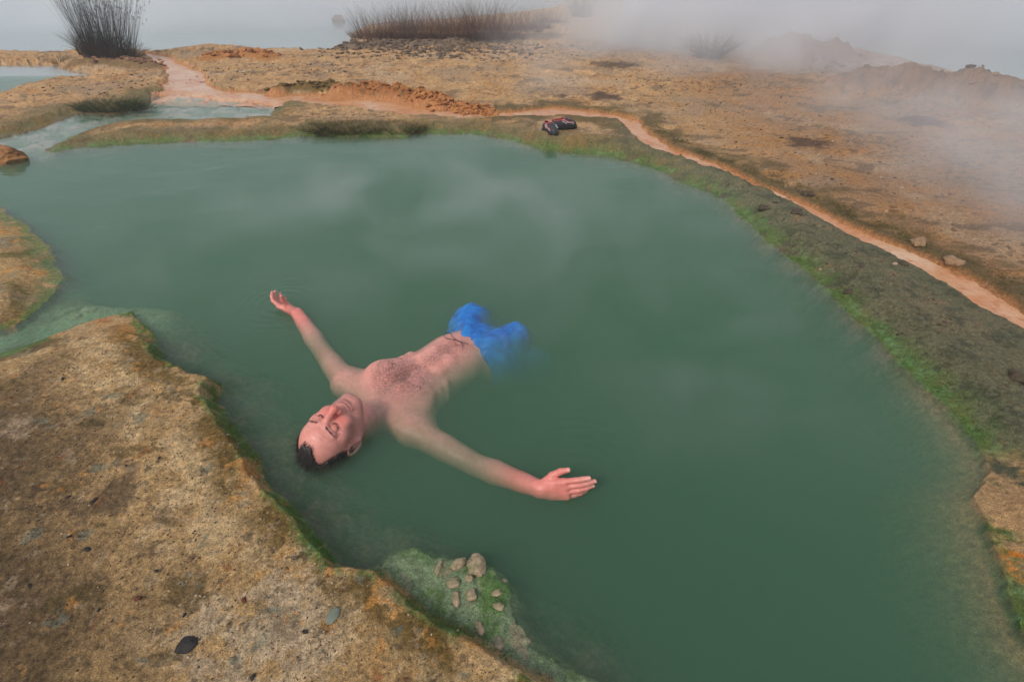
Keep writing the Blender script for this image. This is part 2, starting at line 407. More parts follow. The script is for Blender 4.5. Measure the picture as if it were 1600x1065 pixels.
def build_person():
    X = axis(-1.32, 0.47, 0.0055, 0.0022, [(-0.78, -0.50), (-1.24, -1.03), (0.09, 0.36)])
    Y = axis(0.90, 2.62, 0.0055, 0.0022, [(0.98, 1.37), (2.02, 2.26)])
    Z = axis(-0.80, 0.20, 0.011, 0.0022, [(-0.07, 0.175)])
    G = SDF(X, Y, Z)
    make_head(G)
    # torso
    def E(r_, b_, z_, rr, rb, rz, k=0.03, sub=False): G.ell(rp(r_, b_, z_), ROLL, (rr, rb, rz), k, sub)
    G.cone(hp(0, -0.055, -0.03), tp(0, -0.01, -0.075), 0.062, 0.060, 0.02)
    G.cone(hp(0, -0.02, -0.05), tp(0, 0.00, -0.095), 0.060, 0.070, 0.02)
    G.cone(tp(0, 0.02, -0.09), tp(0, 0.12, -0.09), 0.075, 0.09, 0.03)
    E(0, 0.19, -0.085, 0.158, 0.215, 0.102, 0.05)
    E(0, 0.42, -0.078, 0.142, 0.18, 0.098, 0.06)
    E(0, 0.58, -0.115, 0.160, 0.12, 0.100, 0.05)
    for s_ in (-1, 1):
        E(s_ * 0.080, 0.120, -0.020, 0.085, 0.075, 0.028, 0.045)
        E(s_ * 0.10, 0.10, -0.062, 0.085, 0.085, 0.050, 0.045)
    E(0, 0.13, 0.030, 0.010, 0.10, 0.020, 0.03, True)
    E(0, 0.31, 0.034, 0.012, 0.11, 0.012, 0.03, True)
    for s_ in (-1, 1):
        P_ = [rp(s_ * 0.020, 0.235, 0.022), rp(s_ * 0.07, 0.262, 0.014), rp(s_ * 0.125, 0.33, -0.016)]
        for a_, b_ in zip(P_, P_[1:]): G.cone(a_ + ZX * 0.004, b_ + ZX * 0.004, 0.008, 0.008, 0.020, True)      # rib arch
        G.cone(tp(s_ * 0.022, 0.005, -0.030), tp(s_ * 0.145, -0.018, -0.040), 0.0085, 0.009, 0.022)             # collar bone
        E(s_ * 0.088, 0.150, 0.020, 0.0045, 0.0045, 0.004, 0.006)                                               # nipple
    E(0, 0.44, 0.020, 0.008, 0.009, 0.013, 0.008, True)
    for s_ in (-1, 1):
        for b_ in (0.29, 0.345): E(s_ * 0.036, b_, -0.002, 0.030, 0.024, 0.014, 0.035)
        for b_ in (0.16, 0.20, 0.24): G.cone(rp(s_ * 0.118, b_ + 0.03, -0.020), rp(s_ * 0.155, b_, -0.075), 0.005, 0.005, 0.03)                                                         # navel
    # shoulders and arms
    for sh, el, wr, sg in ((shL, elL, wrL, -1), (shR, elR, wrR, 1)):
        G.cone(tp(sg * 0.07, 0.03, -0.075), sh, 0.070, 0.058, 0.035)
        G.ell(sh + np.array([0, 0, 0.0]), np.eye(3), (0.062, 0.062, 0.056), 0.03)
        G.cone(tp(sg * 0.10, 0.12, -0.10), sh + (el - sh) * 0.3, 0.05, 0.045, 0.04)
        mid = sh + (el - sh) * 0.5
        G.cone(sh, mid, 0.053, 0.0505, 0.012); G.cone(mid, el, 0.0505, 0.041, 0.006)
        m2 = el + (wr - el) * 0.30
        G.cone(el, m2, 0.041, 0.0435, 0.006); G.cone(m2, wr, 0.0435, 0.026, 0.006)
    # legs, sinking into the murk
    for hip, kn, an in ((hipL, knL, anL), (hipR, knR, anR)):
        G.cone(hip, kn, 0.088, 0.058, 0.04); m2 = kn + (an - kn) * 0.3
        G.cone(kn, m2, 0.056, 0.057, 0.02); G.cone(m2, an, 0.056, 0.035, 0.02)
        G.cone(an, an + BX * 0.10 + ZX * -0.05, 0.034, 0.026, 0.02); G.cone(an + BX * 0.06 - ZX * 0.03, an + BX * 0.19 - ZX * 0.07, 0.036, 0.022, 0.02)
        G.cone(an, an - BX * 0.035 - ZX * 0.03, 0.034, 0.028, 0.02)
    # hands: both on edge, thumb up, backs to the camera
    fL = at(427, 472, 0.020) - at(464, 485, 0.0)
    hL = make_hand(G, wrL, fL, np.array([0.25, 0.70, 0.62]), np.array([0.1, -0.55, 0.8]),
                   ((0.35, 0.55, 0.35), (0.45, 0.55, 0.35), (0.55, 0.55, 0.35), (0.60, 0.55, 0.4)),
                   ((0.030, 0.016, 0.024), (0.010, 0.012, 0.030), (0.000, 0.012, 0.024)), wrL + (elL - wrL) * 0.3)
    kR = at(905, 764, 0.018); fR = kR - wrR
    hR = make_hand(G, wrR, fR, np.array([0.1, 0.93, -0.30]), np.array([0, 0.25, 0.97]),
                   ((0.02, 0.06, 0.05), (0.16, 0.16, 0.12), (0.26, 0.22, 0.15), (0.34, 0.25, 0.2)),
                   ((0.032, 0.010, 0.026), (0.032, 0.006, 0.012), (0.027, 0.004, 0.003)), wrR + (elR - wrR) * 0.3)
    V, Q = G.mesh(); del G
    return V, Q, hL, hR

def person_attrs(V):
    """where skin is redder, stubbled or hairy"""
    T = (V - T0) @ TR; H = ((V - HC) @ HR) / HS
    near = np.linalg.norm(H, axis=1) < 0.17
    n1 = fbm(T[:, 0] * 60, T[:, 1] * 60, 3, 3); n2 = fbm(T[:, 0] * 14, T[:, 1] * 14, 3, 9)
    chest = np.exp(-((T[:, 0] / 0.135) ** 2 + ((T[:, 1] - 0.14) / 0.12) ** 2) ** 1.3)
    line = 0.75 * np.exp(-((T[:, 0]) / (0.055 + 0.12 * np.clip(T[:, 1] - 0.25, 0, 1))) ** 2) * sm(0.10, 0.2, T[:, 1]) * sm(0.56, 0.45, T[:, 1])
    belly = np.exp(-((T[:, 0] / 0.10) ** 2 + ((T[:, 1] - 0.42) / 0.09) ** 2)) * 0.35
    hair = np.clip(np.maximum(np.maximum(chest, line * 1.0), belly), 0, 1) * (V[:, 2] > -0.09)
    hair *= sm(-0.9, 0.5, n2 + 0.4)
    stub = near * sm(-0.035, -0.06, H[:, 1] - 0.25 * np.abs(H[:, 0])) * sm(0.02, 0.035, H[:, 2] + np.abs(H[:, 0]) * 0.5) * 0.6
    side = near * sm(0.045, 0.06, np.abs(H[:, 0])) * sm(0.03, 0.0, H[:, 1]) * sm(-0.01, 0.01, H[:, 2]) * 0.6
    lips = near * np.exp(-((H[:, 0] / 0.024) ** 4)) * np.exp(-(((H[:, 1] + 0.0665) / 0.0085) ** 4)) * (H[:, 2] > 0.08)
    red = near * np.clip(np.exp(-((H[:, 0] / 0.018) ** 2 + ((H[:, 1] + 0.015) / 0.025) ** 2)) + 0.6 * np.exp(-(((np.abs(H[:, 0]) - 0.04) / 0.02) ** 2 + ((H[:, 1] + 0.01) / 0.025) ** 2)) + 0.25, 0, 1)
    dL = np.linalg.norm(V - wrL, axis=1); dR = np.linalg.norm(V - wrR, axis=1)
    red = np.maximum(red, np.maximum(sm(0.12, 0.0, dL - 0.09), sm(0.12, 0.0, dR - 0.09)) * 0.8)
    return hair, np.maximum(stub, side), lips, red

def skin_material():
    t = NT('skin'); v = t.obj()
    base = t.ramp(t.noise(9, 5, 0.6, v), (0.3, (0.62, 0.27, 0.215)), (0.7, (0.75, 0.36, 0.30)))
    base = t.mix(t.math('MULTIPLY', t.attr('red', True), 0.75), base, (0.72, 0.17, 0.14))
    mot = t.ramp(t.noise(60, 6, 0.8, v), (0.42, 0.0), (0.58, 1.0))
    base = t.mix(t.math('MULTIPLY', mot, 0.40), base, (0.50, 0.18, 0.14))
    base = t.mix(t.math('MULTIPLY', t.attr('lips', True), 0.8), base, (0.46, 0.15, 0.14))
    sp = t.ramp(t.noise(420, 3, 0.8, v), (0.50, 1.0), (0.56, 0.0))
    base = t.mix(t.math('MULTIPLY', t.attr('stubble', True), t.math('MULTIPLY', sp, 0.85)), base, (0.14, 0.09, 0.08))
    nv = t.n('ShaderNodeVectorMath', operation='MULTIPLY'); t.l(v, nv.inputs[0]); nv.inputs[1].default_value = (1, 1, 1)
    hs_ = t.noise(230, 4, 0.75, nv.outputs[0], 1.5)
    th = t.math('SUBTRACT', t.math('MULTIPLY', t.attr('hair', True), 0.22), 0.64)
    hm = t.math('MULTIPLY', t.math('ADD', t.math('ADD', hs_, th), 0.0), 9.0, True)
    base = t.mix(t.math('MULTIPLY', hm, t.math('MINIMUM', t.math('MULTIPLY', t.attr('hair', True), 1.3), 0.85)), base, (0.075, 0.045, 0.04))
    bmp = t.bump(t.noise(320, 3, 0.7, v), 0.35, 0.0012, t.bump(t.noise(60, 4, 0.6, v), 0.3, 0.003))
    t.principled(base, t.ramp(t.noise(60, 3, 0.5, v), (0.35, 0.28), (0.65, 0.50)), bmp, Subsurface_Weight=0.05, Subsurface_Radius=(0.012, 0.004, 0.0025), Subsurface_Scale=1.0, Specular_IOR_Level=0.38)
    return t.m

def ribbons(P0, P1, P2, w0, seed=0, w1=None):
    """thin crossed blades from P0 through P1 to P2"""
    n = len(P0); rs = np.random.RandomState(seed); w0 = np.asarray(w0) * np.ones(n)
    d = P2 - P0; r_ = rs.normal(size=(n, 3)); s_ = np.cross(d, r_); s_ /= np.linalg.norm(s_, axis=1)[:, None] + 1e-9
    ts = (0, 0.35, 0.7, 1.0); V = []
    for t in ts:
        c = P0 * (1 - t) ** 2 + P1 * 2 * t * (1 - t) + P2 * t * t; ww = (w0 * (1 - 0.8 * t))[:, None]
        V += [c - s_ * ww, c + s_ * ww]
    V = np.stack(V, 1).reshape(-1, 3); b = np.arange(n)[:, None] * 8
    Fc = np.concatenate([b + np.array([[2 * k, 2 * k + 1, 2 * k + 3, 2 * k + 2]]) for k in range(3)])
    return V, Fc

def make_person():
    V, Q, hL, hR = build_person()
    root = empty('person', tuple(tp(0, 0.2, 0)))
    tag(root, 'man floating on his back with arms spread and eyes closed in the green pool', 'person')
    loc = np.array(root.location)
    sk = skin_material()
    body = np_mesh('body', V - loc, Q, sk, root)
    hair, stub, lips, red = person_attrs(V)
    for n_, a_ in (('hair', hair), ('stubble', stub), ('lips', lips), ('red', red)): float_attr(body, n_, a_)
    sm_ = body.modifiers.new('smooth', 'SMOOTH'); sm_.factor = 0.5; sm_.iterations = 2
    # hair on the head: a cap plus strands
    t = NT('dark_wet_hair'); v = t.obj()
    t.principled(t.ramp(t.noise(120, 4, 0.6, v), (0.3, (0.012, 0.010, 0.009)), (0.7, (0.035, 0.028, 0.024))), 0.45, t.bump(t.noise(300, 4, 0.7, v), 0.6, 0.002))
    hm = t.m
    X = axis(-0.80, -0.50, 0.0028, 0.0028, []); Y = axis(1.02, 1.40, 0.0028, 0.0028, []); Z = axis(-0.12, 0.15, 0.0028, 0.0028, [])
    G = SDF(X, Y, Z)
    G.ell(hp(0, 0.034, -0.014), HR, tuple(np.array((0.081, 0.099, 0.096)) * HS), 0.0)
    G.ell(hp(0, 0.047, 0.026), HR, tuple(np.array((0.069, 0.062, 0.054)) * HS), 0.03)
    g = np.meshgrid(X, Y, Z, indexing='ij')
    W_ = np.stack([g[0] - HC[0], g[1] - HC[1], g[2] - HC[2]], -1) @ HR / HS
    s_, u_, n_ = W_[..., 0], W_[..., 1], W_[..., 2]
    wob = 0.004 * np.sin(s_ * 210 + u_ * 90) + 0.003 * np.sin(s_ * 470 - n_ * 300)
    # hairline: high on the forehead with receding corners, down before the ear
    line = (n_ - (0.058 - 3.0 * np.clip(np.abs(s_) - 0.016, 0, 0.022) + 1.7 * np.clip(np.abs(s_) - 0.046, 0, 1) - 0.58 * np.clip(0.105 - u_, -1, 0.115) + wob)) * 0.7
    cut = np.maximum(line, (-0.045 - u_) * 0.8)
    G.D = np.maximum(G.D, cut.astype(np.float32))
    hv, hq = G.mesh()
    hobj = np_mesh('hair', hv - loc, hq, hm, root)
    sm2 = hobj.modifiers.new('smooth', 'SMOOTH'); sm2.iterations = 2
    rs = np.random.RandomState(4)
    ii = rs.randint(0, len(hv), 6000); p = hv[ii]; hl = (p - HC) @ HR
    out = (p - HC); out /= np.linalg.norm(out, axis=1)[:, None]
    back = HR[:, 1] * 0.55 - HR[:, 2] * 0.75
    tang = back[None, :] - out * (out @ back)[:, None]; tang /= np.linalg.norm(tang, axis=1)[:, None] + 1e-6
    ln = rs.uniform(0.012, 0.030, len(p))[:, None]
    jit = rs.normal(size=p.shape) * 0.25
    P1 = p + (out * 0.30 + tang * 0.9 + jit) * ln * 0.5; P2 = p + (out * 0.42 + tang * 1.0 + jit * 1.5) * ln
    # thin receding hair over the hairline
    Hh = (V - HC) @ HR / HS; e1 = Hh[:, 2] - (0.058 - 3.0 * np.clip(np.abs(Hh[:, 0]) - 0.016, 0, 0.022) + 1.7 * np.clip(np.abs(Hh[:, 0]) - 0.046, 0, 1) - 0.58 * np.clip(0.105 - Hh[:, 1], -1, 0.115))
    cand = np.where((np.linalg.norm(Hh, axis=1) < 0.15) & (np.abs(e1) < 0.020) & (Hh[:, 1] > 0.0))[0]; cand = cand[rs.randint(0, len(cand), 4200)]; pe = V[cand]
    oe = pe - HC; oe /= np.linalg.norm(oe, axis=1)[:, None]; te = back[None, :] - oe * (oe @ back)[:, None]; te /= np.linalg.norm(te, axis=1)[:, None]; le = rs.uniform(0.008, 0.022, len(pe))[:, None]; je = rs.normal(size=pe.shape) * 0.3
    P1 = np.concatenate([P1, pe + (oe * 0.25 + te + je) * le * 0.5]); P2 = np.concatenate([P2, pe + (oe * 0.15 + te + je) * le]); p = np.concatenate([p, pe]); out = np.concatenate([out, oe])
    rv, rq = ribbons(p - out * 0.003, P1, P2, 0.00055, 5)
    st = np_mesh('hair_strands', rv - loc, rq, hm, hobj)
    # eyebrows and lashes
    for s2 in (-1, 1):
        m_ = 120; q = rs.rand(m_); u0 = rs.normal(size=m_) * 0.0022
        c = np.stack([s2 * (0.014 + 0.036 * q), 0.0375 + 0.006 * np.sin(q * 2.2) - 0.003 * q + u0, 0.0945 - 0.018 * q ** 1.6], 1)
        a0 = HC + (c * HS) @ HR.T; dv = (np.stack([s2 * np.full(m_, 0.007), rs.normal(size=m_) * 0.002 + 0.0015, np.full(m_, -0.001)], 1)) @ HR.T
        rv, rq = ribbons(a0, a0 + dv * 0.5 + HR[:, 2] * 0.0012, a0 + dv, 0.0004, 8)
        np_mesh('eyebrow', rv - loc, rq, hm, root)
        m_ = 70; q = rs.rand(m_)
        c = np.stack([s2 * (0.019 + 0.0235 * q), 0.0150 - 0.0065 * np.sin(math.pi * q) , 0.0862 - 0.009 * q * q], 1)
        a0 = HC + (c * HS) @ HR.T; dv = (np.stack([s2 * (q - 0.4) * 0.004, np.full(m_, -0.0045), np.full(m_, 0.0035)], 1)) @ HR.T
        rv, rq = ribbons(a0, a0 + dv * 0.5, a0 + dv, 0.0005, 9)
        np_mesh('eyelash', rv - loc, rq, hm, root)
    # body hair strands on the chest, lying flat
    Q3 = V[hair > 0.35]; hh = hair[hair > 0.35]
    T = (Q3 - T0) @ TR; keep = (Q3[:, 2] > -0.03) & (rs.rand(len(Q3)) < hh * 0.8)
    Q3 = Q3[keep]; Q3 = Q3[rs.permutation(len(Q3))[:5500]]
    ang = rs.uniform(-2.2, 2.2, len(Q3)); dd = (BX[None, :] * np.cos(ang)[:, None] + RX[None, :] * np.sin(ang)[:, None]) * rs.uniform(0.006, 0.014, len(Q3))[:, None]
    rv, rq = ribbons(Q3 - ZX * 0.001, Q3 + dd * 0.5 + ZX * 0.004, Q3 + dd + ZX * 0.0005, 0.00035, 6)
    t = NT('body_hair'); t.principled((0.05, 0.032, 0.026), 0.6); np_mesh('chest_hair', rv - loc, rq, t.m, root)
    # fingernails
    t = NT('nail'); t.principled((0.66, 0.30, 0.25), 0.4); nm = t.m
    for (M, tips, th) in (hL, hR):
        for k_, (pt, d, r_) in enumerate(tips + [th]):
            pn = M[:, 1] if k_ < 4 else (M[:, 1] * 0.6 - M[:, 2] * 0.3)
            dorsal = -(pn - d * (pn @ d)); dorsal /= np.linalg.norm(dorsal); sd2 = np.cross(d, dorsal)
            vv = []; ff = []
            for a_ in range(5):
                for b_ in range(5):
                    uu = (a_ - 2) / 2; w2 = (b_ - 2) / 2; an = w2 * 0.95
                    lim = math.sqrt(max(0, 1 - (abs(uu) ** 3) * 0.55))
                    vv.append(pt + d * (uu * r_ * 0.72 + r_ * 0.15) + (dorsal * math.cos(an * lim) + sd2 * math.sin(an * lim)) * (r_ * 1.03 - abs(uu) * 0.0004))
            for a_ in range(4):
                for b_ in range(4): ff.append((a_ * 5 + b_, a_ * 5 + b_ + 1, a_ * 5 + b_ + 6, a_ * 5 + b_ + 5))
            np_mesh('fingernail', np.array(vv) - loc, np.array(ff), nm, root)
    # swim shorts, ballooning in the water
    X = axis(-0.42, 0.30, 0.0045, 0.0045, []); Y = axis(1.60, 2.45, 0.0045, 0.0045, []); Z = axis(-0.42, 0.08, 0.0045, 0.0045, [])
    G = SDF(X, Y, Z)
    G.ell(tp(0, 0.60, -0.115), ROLL, (0.178, 0.12, 0.115), 0.0)
    G.ell(tp(0, 0.52, -0.100), ROLL, (0.160, 0.06, 0.108), 0.03)
    G.cone(hipL, hipL + (knL - hipL) * 0.55, 0.105, 0.115, 0.03); G.cone(hipR, hipR + (knR - hipR) * 0.55, 0.105, 0.115, 0.03)
    bL = at(733, 492, -0.03); bR = at(806, 520, -0.045)
    G.ell(bL + np.array([0, -0.01, -0.03]), TR, (0.075, 0.12, 0.055), 0.05)
    G.ell(bR + np.array([-0.01, 0, -0.035]), TR, (0.065, 0.10, 0.05), 0.05)
    G.cone(tp(-0.02, 0.55, -0.03), bL, 0.045, 0.05, 0.04); G.cone(tp(0.05, 0.57, -0.05), bR, 0.045, 0.05, 0.04)
    g = np.meshgrid(X, Y, Z, indexing='ij'); P3 = np.stack(g, -1) - T0
    b_ = P3 @ BX; r_ = P3 @ RX; z_ = P3[..., 2]
    G.D += (0.0050 * np.sin(b_ * 38 + 2.5 * np.sin(r_ * 22)) * np.sin(r_ * 34 + z_ * 30 + 1.3) + 0.0035 * np.sin(r_ * 95 + b_ * 40 + z_ * 60) + 0.0022 * np.sin(r_ * 190 - b_ * 120 + z_ * 90)).astype(np.float32)
    G.D = np.maximum(G.D, (0.478 + 0.10 * np.abs(r_) - b_ + 0.003 * np.sin(r_ * 60)).astype(np.float32))
    G.D = np.maximum(G.D, (b_ - 0.90).astype(np.float32))
    sv, sq = G.mesh()
    t = NT('blue_swim_fabric'); v = t.obj()
    c = t.ramp(t.noise(11, 4, 0.6, v, 0.6), (0.36, (0.002, 0.085, 0.34)), (0.50, (0.005, 0.15, 0.50)), (0.66, (0.010, 0.20, 0.56)))
    t.principled(c, 0.55, t.bump(t.noise(300, 2, 0.5, v), 0.2, 0.001, t.bump(t.noise(22, 3, 0.5, v, 1.0), 0.5, 0.012)))
    sh = np_mesh('swim_shorts', sv - loc, sq, t.m, root)
    sh.modifiers.new('smooth', 'SMOOTH').iterations = 3
    # drawstring: a loop and a knot with two ends
    t = NT('navy_cord'); t.principled((0.012, 0.012, 0.03), 0.6); cm = t.m
    cu = bpy.data.curves.new('drawstring', 'CURVE'); cu.dimensions = '3D'; cu.bevel_depth = 0.0014; cu.bevel_resolution = 2
    def sp_(pts):
        s3 = cu.splines.new('NURBS'); s3.points.add(len(pts) - 1); s3.order_u = 3; s3.use_endpoint_u = True
        for q, p_ in zip(s3.points, pts): q.co = (*(np.array(p_) - loc), 1)
    kz = 0.018
    sp_([at(x_, y_, kz) for x_, y_ in ((721, 534), (713, 531), (708, 528), (704, 520), (697, 519), (693, 524), (697, 529), (706, 530), (714, 531), (722, 535))])
    sp_([at(x_, y_, kz - 0.006) for x_, y_ in ((720, 534), (724, 539), (723, 543))]); sp_([at(x_, y_, kz - 0.004) for x_, y_ in ((720, 534), (727, 535), (731, 538))])
    cu.materials.append(cm); tmp = bpy.data.objects.new('tmp', cu); S.collection.objects.link(tmp)
    me = bpy.data.meshes.new_from_object(tmp.evaluated_get(bpy.context.evaluated_depsgraph_get())); bpy.data.objects.remove(tmp)
    co = bpy.data.objects.new('drawstring', me); S.collection.objects.link(co); co.parent = sh
    return root
# ------------------------------------------------------------------ the lie of the land
WATER_PX = [(860, 1065), (800, 1035), (750, 1000), (680, 960), (640, 927), (600, 897), (530, 887), (497, 850), (478, 815), (440, 778), (410, 750), (402, 715), (380, 685), (352, 652), (333, 627), (343, 605),
            (292, 584), (257, 560), (243, 525), (207, 488), (130, 505), (60, 530), (-60, 575), (-150, 560), (-160, 510), (0, 517), (35, 500), (70, 468), (98, 432), (72, 385), (36, 345), (0, 325), (-70, 300),
            (-140, 300), (-160, 235), (0, 217), (45, 206), (100, 187), (122, 179), (180, 181), (228, 167), (238, 150), (275, 148), (330, 156), (400, 162), (425, 168), (420, 184), (300, 187), (190, 190), (130, 205), (103, 215), (72, 236),
            (85, 241), (120, 231), (200, 224), (300, 222), (420, 217), (500, 212), (560, 214), (640, 215), (655, 207), (740, 210), (790, 218), (850, 232), (950, 243), (1010, 258), (1060, 283), (1110, 298),
            (1150, 332), (1200, 378), (1260, 422), (1320, 482), (1380, 542), (1430, 592), (1490, 648), (1528, 695), (1545, 735), (1520, 775), (1540, 820), (1562, 870), (1580, 930), (1600, 990), (1690, 1100), (1800, 1320), (1060, 1340)]
LEDGE_PX = [(590, 893), (615, 868), (650, 858), (700, 868), (745, 868), (775, 885), (795, 915), (800, 960), (830, 1005), (880, 1040), (930, 1068), (1000, 1120), (900, 1100), (820, 1045), (750, 1002), (680, 962), (640, 930)]
CHANNEL_PX = [(240, 486), (170, 480), (110, 462), (95, 480), (60, 500), (-10, 525), (-160, 520), (-160, 590), (60, 532), (130, 507), (210, 490)]
INLET_PX = [(60, 245), (95, 212), (130, 200), (190, 188), (420, 184), (430, 165), (330, 152), (236, 148), (225, 168), (120, 178), (45, 205), (0, 216), (-160, 235), (-150, 262), (0, 245)]
LAKE_PX = [(-2200, 84), (-300, 84), (0, 80), (90, 83), (150, 78), (222, 80), (250, 82), (330, 70), (430, 78), (515, 80), (552, 66), (548, 52), (570, 42), (610, 36), (700, 30), (780, 24), (860, 14), (905, -8), (1000, -38), (1300, -55), (4000, -66), (-6000, -66), (-6000, 84)]
LAKE2_PX = [(1190, 38), (1270, 62), (1340, 78), (1420, 96), (1520, 120), (1620, 130), (2300, 180), (4200, 260), (5000, -64), (1500, -50), (1250, 5)]
POND_PX = [(-700, 107), (0, 101), (85, 103), (110, 112), (165, 119), (95, 125), (25, 135), (0, 146), (-120, 170), (-700, 190)]
STREAM_T = [(228, 84), (262, 92), (318, 118), (330, 140), (345, 146), (430, 151), (560, 157), (640, 166), (740, 178), (800, 181), (860, 173), (900, 176), (960, 184), (995, 193), (1015, 215), (1060, 240), (1120, 262),
            (1180, 290), (1240, 318), (1300, 348), (1360, 375), (1420, 400), (1480, 430), (1540, 460), (1600, 500), (1900, 690)]
STREAM_B = [(238, 100), (258, 112), (256, 135), (262, 150), (330, 157), (400, 163), (470, 166), (540, 174), (600, 182), (700, 189), (800, 189), (900, 187), (965, 192), (980, 212), (1010, 236), (1060, 258), (1130, 279),
            (1200, 309), (1260, 341), (1330, 377), (1400, 413), (1450, 442), (1530, 490), (1600, 527), (1900, 730)]
BANK_PX = [(955, 190), (985, 214), (1012, 237), (1060, 259), (1130, 280), (1200, 310), (1260, 342), (1330, 378), (1400, 414), (1450, 443), (1530, 491), (1600, 528), (1900, 731), (1900, 1000), (1640, 900), (1560, 745), (1528, 690), (1490, 640), (1430, 585), (1380, 535), (1320, 475), (1260, 415), (1200, 370), (1150, 325), (1110, 290), (1060, 275), (1010, 250), (950, 236)]
POLY = {k: pxpoly(v) for k, v in dict(bankp=BANK_PX, water=WATER_PX, ledge=LEDGE_PX, channel=CHANNEL_PX, inlet=INLET_PX, lake=LAKE_PX, lake2=LAKE2_PX, pond=POND_PX, stream=STREAM_T + STREAM_B[::-1]).items()}
# spoil heaps: (px ridge line, crest height, half width in metres, peak colour)
HEAPS = [([(435, 152), (470, 148), (530, 150)], 0.11, 0.13), ([(530, 156), (580, 153), (630, 160), (690, 172)], 0.15, 0.15), ([(690, 172), (760, 182)], 0.05, 0.08),
         ([(1350, 145), (1420, 150), (1500, 160), (1600, 172), (1760, 190)], 0.33, 0.40), ([(1215, 95), (1265, 98), (1300, 104)], 0.36, 0.42),
         ([(330, 99), (385, 93), (425, 97)], 0.10, 0.22), ([(130, 104), (190, 106), (235, 112)], 0.09, 0.22),
         ([(560, 78), (620, 74), (720, 72), (850, 62)], 0.10, 0.45)]

